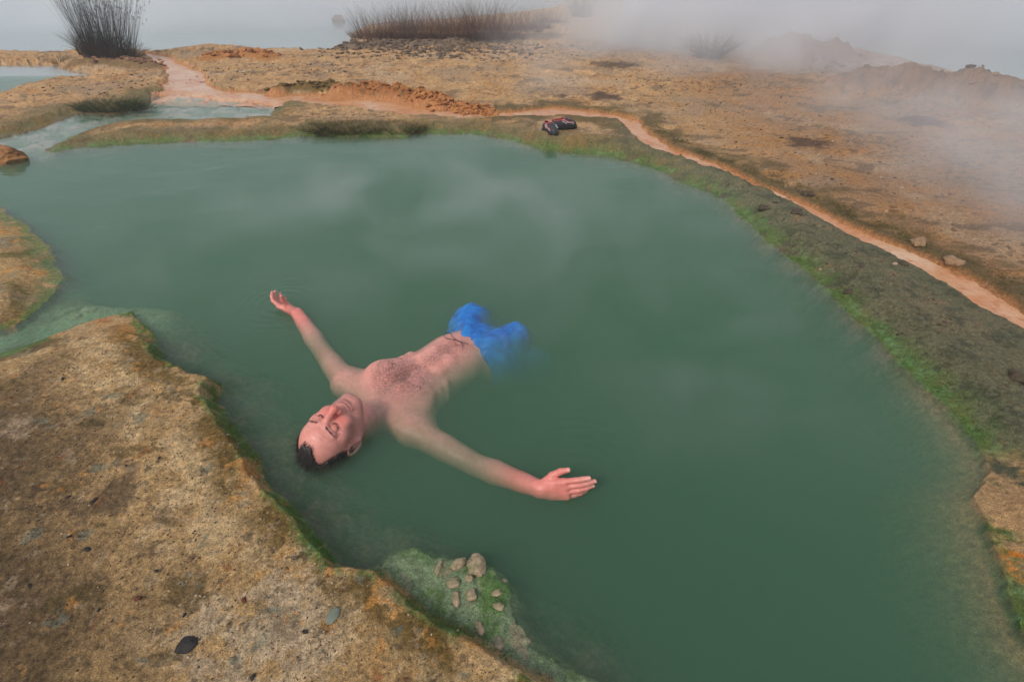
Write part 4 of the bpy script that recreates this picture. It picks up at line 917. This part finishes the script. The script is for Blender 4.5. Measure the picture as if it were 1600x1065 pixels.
def make_plants():
    dark = veg_mat('dark_sedge', (0.020, 0.022, 0.022), (0.045, 0.040, 0.030)); brown = veg_mat('dead_sedge', (0.05, 0.032, 0.02), (0.11, 0.065, 0.035))
    seedm = veg_mat('sedge_seed', (0.015, 0.010, 0.008), (0.04, 0.025, 0.015))
    clump('sedge_bush', 170, 91, 'tall dark sedge bush on the far left bank, taller than the frame', 'sedge', None, (dark, brown, seedm), 850, 0.29, 1.25, 0.20, 3, 0.0021, 460, -0.03, (1.25, 0.8), 900)
    grn = veg_mat('green_sedge', (0.03, 0.045, 0.015), (0.07, 0.085, 0.03))
    clump('grass_tuft', 93, 99, 'small green tuft at the pond edge left of the tall sedge bush', 'grass', None, (grn, brown), 120, 0.07, 0.22, 0.9, 5, 0.002, 0, 0.4, (1, 1), 60)
    dry = veg_mat('dry_reed', (0.09, 0.045, 0.030), (0.20, 0.10, 0.060)); dry2 = veg_mat('dry_reed_dark', (0.045, 0.028, 0.022), (0.10, 0.055, 0.038))
    rs = np.random.RandomState(9); k = 0
    for x, y, h in ((578, 58, .55), (600, 62, .5), (622, 60, .62), (648, 62, .60), (672, 60, .48), (696, 62, .55), (718, 60, .60), (742, 62, .66), (766, 60, .62), (790, 58, .52), (640, 48, .6), (700, 48, .6), (752, 46, .7), (812, 48, .50), (835, 44, .42), (862, 36, .38)):
        words = ['leftmost clump of dry reeds on the far mud bank, at the lake edge', 'second dry reed clump from the left on the far mud bank', 'third dry reed clump from the left on the far mud bank', 'fourth dry reed clump from the left on the far mud bank', 'short dry reed clump in the middle of the front row',
                 'dry reed clump right of the short middle one in the front row', 'dry reed clump left of the tallest front row clump', 'tallest clump of the front row of dry reeds', 'dry reed clump just right of the tallest front row clump', 'rightmost clump in the front row of dry reeds',
                 'dry reed clump behind the left end of the front row', 'dry reed clump behind the middle of the front row', 'tall dry reed clump behind the tallest front row clump', 'misty dry reed clump right of the front row', 'misty reed clump between the front row and the last clump', 'last and faintest reed clump at the right end of the reed bank'][k]
        clump('reed_clump', x, y, words, 'reeds', 'dry reeds on the far mud bank', (dry if k % 2 else dry2, dry2), 210, 0.28, h * 1.15, 0.42, 20 + k, 0.0024, 0, 0.12, (1.3, 0.8), 260); k += 1
    clump('dry_bush', 841, 50, 'small dry tuft with one tall bare stem at the right end of the reeds', 'bush', None, (dry2, brown), 90, 0.07, 0.32, 0.6, 41, 0.002, 0, 0.1, (1, 1), 60)
    P_ = on_ground(833, 46); o = empty('bare_stem', tuple(P_)); tag(o, 'single thin bare upright stem behind the dry tuft', 'stem')
    V, Fc = ribbons(np.array([[0, 0, -.02]]), np.array([[0.005, 0, .35]]), np.array([[-0.01, 0, .95]]), 0.004, 3); np_mesh('stalk', V, Fc, dry2, o)
    clump('misty_bush', 1108, 90, 'dim grey bush standing in the steam on the right flats', 'bush', None, (dry2, brown), 420, 0.16, 0.52, 0.8, 44, 0.0028, 0, 0.25, (1.1, 0.9), 150)
    clump('misty_bush', 908, 27, 'small grey bush far back in the mist right of the reeds', 'bush', None, (dry2, brown), 260, 0.22, 0.62, 0.35, 45, 0.005, 0, 0.1, (1, 1), 100)
    clump('grass_tussock', 176, 168, 'low grey green tussock on the left bank beside the inlet', 'grass', None, (grn, brown), 1300, 0.28, 0.17, 0.9, 46, 0.0018, 0, 0.3, (1.35, 0.55), 500)
    moss = veg_mat('dark_moss_grass', (0.016, 0.018, 0.005), (0.06, 0.055, 0.012), (0.16, 0.11, 0.03)); moss2 = veg_mat('brown_moss_grass', (0.03, 0.018, 0.008), (0.08, 0.05, 0.02))
    clump('grass_mat', 540, 203, 'left half of the dark mossy grass mat hanging over the far bank', 'grass', None, (moss, moss2), 2600, 0.30, 0.15, 1.2, 47, 0.0020, 0, 0.30, (1.25, 0.5), 1400)
    clump('grass_mat', 610, 203, 'right half of the dark mossy grass mat hanging over the far bank', 'grass', None, (moss, moss2), 2300, 0.27, 0.14, 1.2, 48, 0.0020, 0, 0.30, (1.25, 0.5), 1400)
    clump('grass_tuft', 755, 213, 'small dark green tuft in the water at the far bank', 'grass', None, (grn, moss), 220, 0.06, 0.06, 1.6, 49, 0.0014, 0, 0.5, (1.3, 0.6), 100)
    # short moss and algae blades along the right bank and the water's edge: nobody could count them
    def fringe(name, pts, n, hgt, wid, mat, seed, wv=0.0012, offs=0.0):
        rs = np.random.RandomState(seed); A = np.array([at(*p)[:2] for p in pts]); L = np.r_[0, np.cumsum(np.hypot(*np.diff(A, axis=0).T))]
        s_ = rs.uniform(0, L[-1], n); X = np.interp(s_, L, A[:, 0]) + rs.normal(size=n) * wid; Y = np.interp(s_, L, A[:, 1]) + rs.normal(size=n) * wid
        keep = fbm(X / 0.13, Y / 0.13, 2, seed) > -0.02; X, Y = X[keep], Y[keep]; Zg = gz(X, Y); k_ = (Zg > -0.012); X, Y, Zg = X[k_], Y[k_], Zg[k_]; m = len(X)
        P0 = np.stack([X, Y, Zg - 0.002], 1); D = rs.normal(size=(m, 3)) * 0.9; D[:, 2] = np.abs(D[:, 2]) * 0.6 + 0.4; D *= (hgt * rs.uniform(0.4, 1.1, m))[:, None]
        V, Fc = ribbons(P0, P0 + D * 0.5 + np.array([0, 0, hgt * 0.15]), P0 + D * np.array([1, 1, 0.7]), wv, seed); o = np_mesh(name, V, Fc, mat); tag(o, kind='stuff')
    alg = veg_mat('bright_algae', (0.03, 0.10, 0.012), (0.08, 0.21, 0.03), (0.14, 0.24, 0.05)); olv = veg_mat('olive_moss', (0.045, 0.05, 0.012), (0.10, 0.09, 0.02))
    fringe('moss', [(430, 216), (560, 212), (655, 206), (740, 209), (850, 229), (950, 241), (1010, 256), (1060, 281), (1110, 296), (1150, 330), (1200, 375), (1260, 420), (1320, 480), (1380, 540), (1430, 590), (1490, 645), (1530, 690)], 9000, 0.016, 0.035, alg, 60)
    fringe('moss', [(1015, 205), (1060, 232), (1130, 262), (1200, 288), (1260, 310), (1310, 340), (1380, 370), (1450, 405), (1560, 450), (1620, 490)], 7000, 0.018, 0.045, olv, 61)
    fringe('moss', [(1180, 345), (1250, 400), (1330, 460), (1420, 540), (1500, 620), (1560, 690)], 4500, 0.012, 0.07, olv, 62)
    fringe('moss', [(1575, 905), (1592, 960), (1612, 1000)], 1200, 0.016, 0.02, alg, 63)
    fringe('algae', [(207, 484), (243, 522), (257, 556), (292, 580), (345, 602), (333, 627), (352, 650), (380, 683), (402, 713), (410, 748), (440, 776), (478, 812), (497, 848), (530, 884), (600, 895)], 9000, 0.010, 0.014, alg, 64, 0.0009)
    fringe('algae', [(600, 896), (640, 926), (680, 958), (750, 998), (800, 1033), (860, 1063), (900, 1060), (870, 1020)], 3000, 0.007, 0.014, alg, 65, 0.0008)
    fringe('algae', [(690, 900), (735, 905), (770, 925), (785, 960)], 4000, 0.007, 0.03, alg, 66, 0.0008)

def make_stones():
    blk = plain_mat('black_basalt', (0.010, 0.008, 0.008), (0.035, 0.028, 0.026), 60, 0.6, 0.8, 0.003); gry = plain_mat('grey_green_slate', (0.13, 0.15, 0.11), (0.20, 0.22, 0.17), 50, 0.8, 0.3, 0.001)
    pnk = plain_mat('pink_sinter', (0.06, 0.10, 0.03), (0.58, 0.40, 0.28), 30, 0.75, 0.9, 0.004); rst = plain_mat('orange_rock', (0.12, 0.05, 0.02), (0.44, 0.20, 0.07), 9, 0.8, 0.8, 0.012)
    brn = plain_mat('brown_clod', (0.035, 0.028, 0.018), (0.12, 0.085, 0.05), 30, 0.85, 0.8, 0.006); tn = plain_mat('tan_stone', (0.20, 0.12, 0.065), (0.38, 0.235, 0.13), 30, 0.85, 0.5, 0.004)
    red = plain_mat('red_chip', (0.07, 0.02, 0.012), (0.14, 0.04, 0.02), 60, 0.7, 0.5, 0.002)
    make_rock('rock', 8, 252, (0.16, 0.12, 0.10), rst, 'orange brown rock at the left edge of the pool', 'rock', seed=2, sub=5, rough=0.35, sink=0.35, z=-0.01)
    make_rock('pebble', 293, 1006, (0.027, 0.020, 0.008), blk, 'largest black pebble, lying on the brown front shelf', 'pebble', seed=4, rz=0.6)
    make_rock('pebble', 520, 962, (0.015, 0.021, 0.006), gry, 'oval grey green pebble on the pale part of the front shelf', 'pebble', seed=5, rough=0.12, facet=False, rz=-0.4)
    for (x, y, r_, m_, lb) in ((147, 782, .010, blk, 'black pebble in the middle of the front shelf, second largest'), (107, 776, .008, blk, 'grey black pebble just left of the second largest black one'), (98, 592, .009, blk, 'black pebble near the back of the front shelf'),
                               (46, 914, .007, blk, 'black pebble nearest the left edge of the shelf'), (382, 938, .009, red, 'long dark red chip on the front shelf left of the grey green pebble'), (215, 935, .009, red, 'thin red brown chip left of the largest black pebble'),
                               (288, 960, .006, blk, 'small black pebble just above the largest one'), (478, 987, .008, blk, 'black crumb below the grey green pebble'), (154, 953, .005, blk, 'tiny black pebble left of the thin red chip'), (245, 892, .006, blk, 'sliver of black stone above the thin red chip'),
                               (249, 715, .006, blk, 'black pebble on the tan band above the middle of the shelf'), (197, 727, .005, blk, 'black sliver left of the pebble on the tan band'), (137, 858, .009, blk, 'dark cluster pebble above the left middle of the shelf'), (395, 1058, .007, blk, 'black pebble at the bottom edge of the frame'),
                               (108, 838, .006, blk, 'left one of two small black pebbles side by side'), (124, 838, .004, blk, 'right one of two small black pebbles side by side')):
        rr = np.random.RandomState(int(x)).uniform(0, 3)
        make_rock('pebble', x, y, (r_ * 1.25, r_ * 0.7, r_ * 0.42), m_, lb, 'pebble', 'pebbles on the front shelf', seed=int(x), sub=3, rz=rr, rough=0.35)
    # sinter knobs standing out of the green ledge
    for i, (x, y, sz, rz, lb) in enumerate(((686, 886, (.011, .030, .014), -0.3, 'long crusty sinter knob at the left of the green ledge'), (716, 882, (.028, .016, .014), 0.5, 'crusty brown sinter lump between the long knob and the largest'),
                                        (745, 884, (.024, .028, .020), 0.2, 'largest smooth pinkish sinter knob on the green ledge'), (708, 911, (.024, .018, .012), 0.1, 'round sinter knob below the crusty brown lump'), (736, 930, (.014, .016, .012), 0.8, 'small pointed sinter knob in the middle of the ledge'),
                                        (776, 926, (.020, .014, .008), 0.2, 'flat pink sinter knob at the outer edge of the ledge'), (779, 947, (.016, .011, .006), -0.2, 'thin flat sinter knob below the flat pink one'), (713, 936, (.009, .018, .005), 0.1, 'pale sinter flake left of the small pointed knob'),
                                        (733, 903, (.015, .012, .012), 0.1, 'dark rimmed sinter knob under the largest smooth one'), (749, 980, (.010, .018, .007), 0.6, 'narrow pink sinter chip low on the ledge'), (779, 1005, (.020, .022, .008), 0.3, 'low orange pink sinter patch beside the dry shelf'),
                                        (788, 908, (.012, .008, .006), 0.1, 'grey green sinter crumb at the tip of the ledge'))):
        make_rock('sinter_knob', x, y, tuple(q * (0.7 + 0.45 * ((i * 7) % 5) / 4) for q in sz), pnk, lb, 'sinter knob', 'sinter knobs on the green ledge', seed=80 + i, sub=4, rough=0.42, rz=rz, sink=0.36, facet=False)
    # lumps along the right bank and stream
    for i, (x, y, r_, m_, lb) in enumerate(((1193, 326, .035, brn, 'dark clod on the right bank, left one of a pair'), (1243, 333, .040, brn, 'dark clod on the right bank, right one of a pair touching the stream'), (1292, 331, .045, brn, 'dark clod on the far side of the narrow stretch of stream'),
                                            (1488, 409, .045, tn, 'rounded tan stone beside the wide orange stretch of stream'), (1435, 380, .05, tn, 'low orange clod behind the stream left of the rounded tan stone'), (1410, 412, .022, brn, 'small brown stone lying in the orange stream'),
                                            (1326, 457, .026, brn, 'dark clod low on the right bank above the water'), (1340, 477, .022, brn, 'clod just below the low dark one on the right bank'), (1590, 590, .03, brn, 'dark clod at the right edge of the frame'), (1260, 305, .04, brn, 'mossy clod on the dark bank across the stream'),
                                            (553, 66, .07, brn, 'dark bush of mud at the lake corner left of the reeds'))):
        make_rock('clod', x, y, (r_ * 1.2, r_ * 0.9, r_ * 0.6), m_, lb, 'clod', seed=130 + i, sub=4, rough=0.5, rz=i, sink=0.40)
    make_rock('lake_rock', 528, 34, (0.17, 0.12, 0.10), tn, 'pale rock standing alone in the misty lake', 'rock', seed=150, sub=4, rough=0.3, sink=0.25, z=0.0)
    # crumbled mud on the heaps: nobody could count it
    def crumbs(name, pts, n, size, wid, mat, seed, sub=2):
        rs = np.random.RandomState(seed); A = np.array([at(*p)[:2] for p in pts]); L = np.r_[0, np.cumsum(np.hypot(*np.diff(A, axis=0).T))]
        s_ = rs.uniform(0, L[-1], n); X = np.interp(s_, L, A[:, 0]) + rs.normal(size=n) * wid; Y = np.interp(s_, L, A[:, 1]) + rs.normal(size=n) * wid; Zg = gz(X, Y); VV, FF = [], []; c0 = 0
        shapes = [rock_verts((1, 0.65 + 0.1 * (k % 3), 0.42), seed + k, sub, 0.75) for k in range(9)]
        for k in range(n):
            if Zg[k] < 0.012: continue
            V, Fc = shapes[k % 9]; a_ = rs.uniform(0, 6.28); r_ = size * rs.uniform(0.3, 1.0) ** 1.8 * 1.6; c_, s2 = math.cos(a_), math.sin(a_)
            V = (V @ np.array([[c_, s2, 0], [-s2, c_, 0.5 * math.sin(k)], [0, 0.4 * math.sin(k * 2.7), 1]])) * r_ + np.array([X[k], Y[k], Zg[k] + r_ * 0.2]); VV.append(V); FF.append(Fc + c0); c0 += len(V)
        tag(np_mesh(name, np.concatenate(VV), np.concatenate(FF), mat, smooth=False), kind='stuff')
    orc = plain_mat('orange_crumbs', (0.20, 0.075, 0.02), (0.52, 0.22, 0.07), 14, 0.85, 0.5, 0.006); olc = plain_mat('olive_crumbs', (0.07, 0.05, 0.015), (0.20, 0.12, 0.03), 14, 0.9, 0.5, 0.006); bnc = plain_mat('heap_crumbs', (0.06, 0.032, 0.018), (0.36, 0.19, 0.10), 5, 0.9, 0.5, 0.01)
    crumbs('mud_crumbs', [(435, 148), (480, 144), (530, 149)], 500, 0.032, 0.07, olc, 200)
    crumbs('mud_crumbs', [(530, 152), (580, 149), (630, 157), (690, 171), (770, 183)], 900, 0.030, 0.08, orc, 201)
    crumbs('mud_crumbs', [(335, 97), (385, 91), (425, 95)], 160, 0.05, 0.12, orc, 202)
    crumbs('mud_crumbs', [(1340, 120), (1420, 130), (1500, 145), (1600, 160)], 1900, 0.042, 0.30, bnc, 203)
    crumbs('mud_crumbs', [(530, 78), (620, 82), (720, 86), (830, 80)], 1100, 0.03, 0.5, plain_mat('grey_crumbs', (0.06, 0.042, 0.03), (0.20, 0.14, 0.09), 9, 0.9, 0.5, 0.01), 204)
    def grit(name, pts, n, size, wid, mats_, seed): crumbs(name, pts, n, size, wid, mats_, seed, 2)
    dk = plain_mat('dark_grit', (0.03, 0.02, 0.015), (0.16, 0.10, 0.06), 7, 0.9, 0.4, 0.003); lt = plain_mat('light_grit', (0.20, 0.13, 0.08), (0.55, 0.40, 0.26), 7, 0.9, 0.4, 0.003)
    grit('gravel', [(700, 110), (1000, 110), (1150, 190), (1350, 260), (1560, 330)], 700, 0.010, 0.75, dk, 210); grit('gravel', [(700, 110), (1000, 110), (1150, 190), (1350, 260), (1560, 330)], 700, 0.010, 0.75, lt, 211)
    grit('gravel', [(1130, 300), (1250, 375), (1400, 480), (1560, 620)], 260, 0.007, 0.12, dk, 212)
    grit('gravel', [(60, 150), (200, 140), (400, 120), (600, 110)], 450, 0.012, 0.5, dk, 213)
    grit('grit', [(200, 560), (300, 800), (350, 950), (650, 1040)], 2600, 0.0022, 0.20, dk, 214); grit('grit', [(200, 560), (300, 800), (350, 950), (650, 1040)], 1600, 0.0024, 0.18, lt, 215)
    grit('grit', [(20, 600), (60, 800), (120, 1000)], 1600, 0.0026, 0.22, dk, 216)
    crumbs('mud_crumbs', [(150, 103), (200, 98), (240, 108)], 140, 0.035, 0.12, bnc, 205)

def make_shoe(px, py, yaw, label, tilt=0.0):
    """a slip-on rubber clog: sole, upper with an open top, coloured rim"""
    P_ = on_ground(px, py); root = empty('shoe', tuple(P_)); root.scale = (0.86,) * 3; root.rotation_euler = (tilt, 0, yaw); tag(root, label, 'shoe', 'pair of clogs left on the bank')
    L = 0.28; ns, na = 40, 28
    def prof(t): # half width, height of the upper
        wd = 0.050 * (0.80 + 0.35 * math.sin(math.pi * min(1, t * 0.9 + 0.12)) - 0.10 * math.exp(-((t - 0.4) / 0.12) ** 2)); wd *= min(1, math.sqrt(max(0, 1 - ((t - 0.12) / 0.12) ** 2)) if t < 0.12 else 1); wd *= math.sqrt(max(0, 1 - ((t - 0.78) / 0.22) ** 2)) if t > 0.78 else 1
        hh = 0.075 + 0.012 * math.exp(-((t - 0.5) / 0.15) ** 2) - 0.02 * max(0, t - 0.6) / 0.4; hh *= math.sqrt(max(0, 1 - ((t - 0.80) / 0.20) ** 2)) if t > 0.8 else 1
        return max(wd, 0.002), max(hh, 0.004)
    V = []; Q = []
    for i in range(ns):
        t = i / (ns - 1); wd, hh = prof(t)
        for j in range(na):
            a_ = math.pi * j / (na - 1); x = math.cos(a_); V.append((wd * x * 1.0, t * L, 0.020 + (hh) * (math.sin(a_) ** 0.55)))
    open_ = lambda i, j: 0.03 < i / ns < 0.47 and 0.30 < j / (na - 1) < 0.70
    for i in range(ns - 1):
        for j in range(na - 1):
            if not open_(i, j): Q.append((i * na + j, (i + 1) * na + j, (i + 1) * na + j + 1, i * na + j + 1))
    for i, side in ((0, 1), (ns - 1, -1)):
        pass
    bk = len(V); wd, hh = prof(0)
    t1 = plain_mat('dark_grey_rubber', (0.030, 0.028, 0.032), (0.050, 0.046, 0.050), 40, 0.55, 0.2, 0.001)
    up = np_mesh('upper', np.array(V), np.array(Q), t1, root); so_ = up.modifiers.new('thick', 'SOLIDIFY'); so_.thickness = 0.005; so_.offset = -1
    V = []; Q = []; m = 32
    out = []
    for k in range(m * 2):
        t = k / m if k < m else 2 - k / m; t = min(max(t, 0), 1); wd, _h = prof(0.5 - 0.5 * math.cos(math.pi * t)); out.append(((1 if k < m else -1) * (wd + 0.005), (0.5 - 0.5 * math.cos(math.pi * t)) * (L + 0.008) - 0.004))
    out = np.array(out); n_ = len(out)
    V = [(x * s_, y, z) for z, s_ in ((0.0, 0.93), (0.006, 1.0), (0.020, 1.0), (0.026, 0.95)) for x, y in out] + [(0, L / 2, 0.0), (0, L / 2, 0.024)]
    Q = [(r * n_ + k, r * n_ + (k + 1) % n_, (r + 1) * n_ + (k + 1) % n_, (r + 1) * n_ + k) for r in range(3) for k in range(n_)]
    T_ = [((k + 1) % n_, k, 4 * n_) for k in range(n_)] + [(3 * n_ + k, 3 * n_ + (k + 1) % n_, 4 * n_ + 1) for k in range(n_)]
    np_mesh('sole', np.array(V), [np.array(Q), np.array(T_)], plain_mat('black_sole', (0.010, 0.010, 0.011), (0.02, 0.02, 0.02), 60, 0.7, 0.2, 0.001), root)
    # rim and side panel in grey and coral
    def tube(pts, r_, mat, name):
        pts = np.array(pts, float); V = []; Q = []; k_ = 8
        for i, p in enumerate(pts):
            d = pts[min(i + 1, len(pts) - 1)] - pts[max(i - 1, 0)]; d /= np.linalg.norm(d) + 1e-9; u_ = np.cross(d, (0.1, 0.2, 1)); u_ /= np.linalg.norm(u_); w_ = np.cross(d, u_)
            for j in range(k_): a_ = 2 * math.pi * j / k_; V.append(p + (u_ * math.cos(a_) + w_ * math.sin(a_)) * r_)
        for i in range(len(pts) - 1):
            for j in range(k_): Q.append((i * k_ + j, i * k_ + (j + 1) % k_, (i + 1) * k_ + (j + 1) % k_, (i + 1) * k_ + j))
        np_mesh(name, np.array(V), np.array(Q), mat, root)
    coral = plain_mat('coral_trim', (0.50, 0.10, 0.09), (0.62, 0.16, 0.14), 50, 0.6, 0.2, 0.001); lg = plain_mat('light_grey_panel', (0.28, 0.28, 0.30), (0.40, 0.39, 0.40), 50, 0.6, 0.2, 0.001)
    def surf(t, a_, off=0.003): wd, hh = prof(t); return (wd * math.cos(a_) * 1.03, t * L, 0.020 + hh * (math.sin(a_) ** 0.55) + off * math.sin(a_))
    rim = [surf(0.03, a_) for a_ in np.linspace(0.30, 0.70, 6) * math.pi] + [surf(t, 0.70 * math.pi) for t in np.linspace(0.06, 0.44, 8)] + [surf(0.47, a_) for a_ in np.linspace(0.70, 0.30, 6) * math.pi] + [surf(t, 0.30 * math.pi) for t in np.linspace(0.44, 0.03, 8)]
    tube(rim, 0.0045, coral, 'rim')
    for sg, c_ in ((0.12, lg), (0.88, lg), (0.22, coral)):
        tube([surf(t, (sg + 0.10 * math.sin(t * 7)) * math.pi if 0.05 < sg + 0.10 * math.sin(t * 7) < 0.95 else sg * math.pi) for t in np.linspace(0.35, 0.82, 12)], 0.007, c_, 'side_stripe')
    return root

def make_shoes():
    make_shoe(852, 203, R(200), 'dark grey clog on the far bank, left one with its heel toward the pool')
    make_shoe(862, 201, R(-78), 'dark grey clog with coral and pale stripes lying sideways, right one of the pair')
# ------------------------------------------------------------------ haze and steam
def volume_mat(name, color, dens):
    t = NT(name); pv = t.n('ShaderNodeVolumePrincipled'); pv.inputs['Color'].default_value = (*color, 1); pv.inputs['Density'].default_value = dens; pv.inputs['Anisotropy'].default_value = 0.1
    t.l(pv.outputs[0], t.out.inputs['Volume']); return t, pv
def make_air():
    t, pv = volume_mat('haze_air', (0.92, 0.95, 1.0), 0.006)
    h = slab('haze', -320, 320, -30, 340, -2.4, 9.0, t.m); tag(h, kind='stuff')
    V, Fc = _ICO[4]
    def steam(c, r_, dens, scale, seed, lo=0.42, hi=0.68, rz=0.0):
        t, pv = volume_mat('steam_vapour', (0.97, 0.98, 1.0), dens)
        tc = t.n('ShaderNodeTexCoord'); v = tc.outputs['Object']
        ln = t.n('ShaderNodeVectorMath', operation='LENGTH')
        mp = t.n('ShaderNodeMapping'); mp.inputs['Scale'].default_value = (1 / r_[0], 1 / r_[1], 1 / r_[2]); t.l(v, mp.inputs['Vector']); t.l(mp.outputs[0], ln.inputs[0])
        fall = t.ramp(ln.outputs['Value'], (0.25, 1.0), (0.98, 0.0))
        mp2 = t.n('ShaderNodeMapping'); mp2.inputs['Location'].default_value = (seed * 3.3, seed, 0); mp2.inputs['Scale'].default_value = (1, 1, 0.7); t.l(v, mp2.inputs['Vector'])
        nz = t.ramp(t.noise(scale, 3, 0.55, mp2.outputs[0], 0.8), (lo, 0.0), (hi, 1.0))
        t.l(t.math('MULTIPLY', t.math('MULTIPLY', nz, fall), dens), pv.inputs['Density'])
        o = np_mesh('steam', V * np.array(r_), Fc, t.m); o.location = c; o.rotation_euler.z = rz; tag(o, kind='stuff')
    def g(px, py, z=0.0): return at(px, py, 0.0) + np.array([0, 0, z])
    steam(tuple(g(700, -2, 0.8)), (18, 6.5, 3.0), 0.75, 0.28, 1, 0.22, 0.62)
    steam(tuple(g(1010, 75, 0.5)), (1.1, 1.7, 1.6), 3.0, 0.9, 2, 0.34, 0.66)
    steam(tuple(g(1200, 72, 0.6)), (1.7, 1.6, 1.2), 3.4, 0.8, 3, 0.34, 0.66)
    steam(tuple(g(1380, 72, 0.8)), (1.8, 1.5, 1.1), 2.4, 0.7, 4, 0.34, 0.66)
    steam(tuple(g(1300, 125, 0.45)), (2.4, 1.3, 0.75), 0.9, 0.8, 15, 0.34, 0.66)
    steam(tuple(g(880, 95, 0.3)), (1.6, 1.6, 0.7), 0.45, 0.8, 16, 0.34, 0.66)
    steam((6.5, 11.2, 0.9), (6.0, 3.6, 1.7), 0.9, 0.5, 12, 0.28, 0.62)
    steam((3.0, 10.2, 0.7), (3.2, 2.4, 1.6), 1.1, 0.7, 13, 0.32, 0.62)
    steam((-6.0, 14.5, 0.8), (9.0, 4.0, 2.2), 0.45, 0.35, 14, 0.30, 0.65)
    steam(tuple(g(1240, 118, 0.35)), (1.0, 0.8, 0.6), 1.8, 1.4, 10, 0.36, 0.7)
    steam(tuple(g(1050, 120, 0.3)), (0.8, 1.0, 0.8), 1.0, 1.3, 11, 0.36, 0.7)
    steam(tuple(g(1570, 320, 0.25)), (1.1, 1.5, 0.50), 1.15, 1.3, 5, 0.36, 0.68)
    steam(tuple(g(1400, 200, 0.25)), (1.9, 1.3, 0.55), 0.85, 1.0, 6, 0.36, 0.68)
    steam(tuple(g(850, 150, 0.2)), (0.7, 0.7, 0.5), 0.55, 1.5, 7, 0.38, 0.7)
    steam(tuple(g(700, 330, 0.05)), (2.6, 1.7, 0.16), 1.0, 1.3, 8, 0.40, 0.75)
    steam(tuple(g(1080, 560, 0.04)), (1.0, 0.9, 0.12), 0.7, 1.6, 9, 0.42, 0.68)
ground = make_ground()
make_water()
make_person()
make_plants(); make_stones(); make_shoes()
make_air()
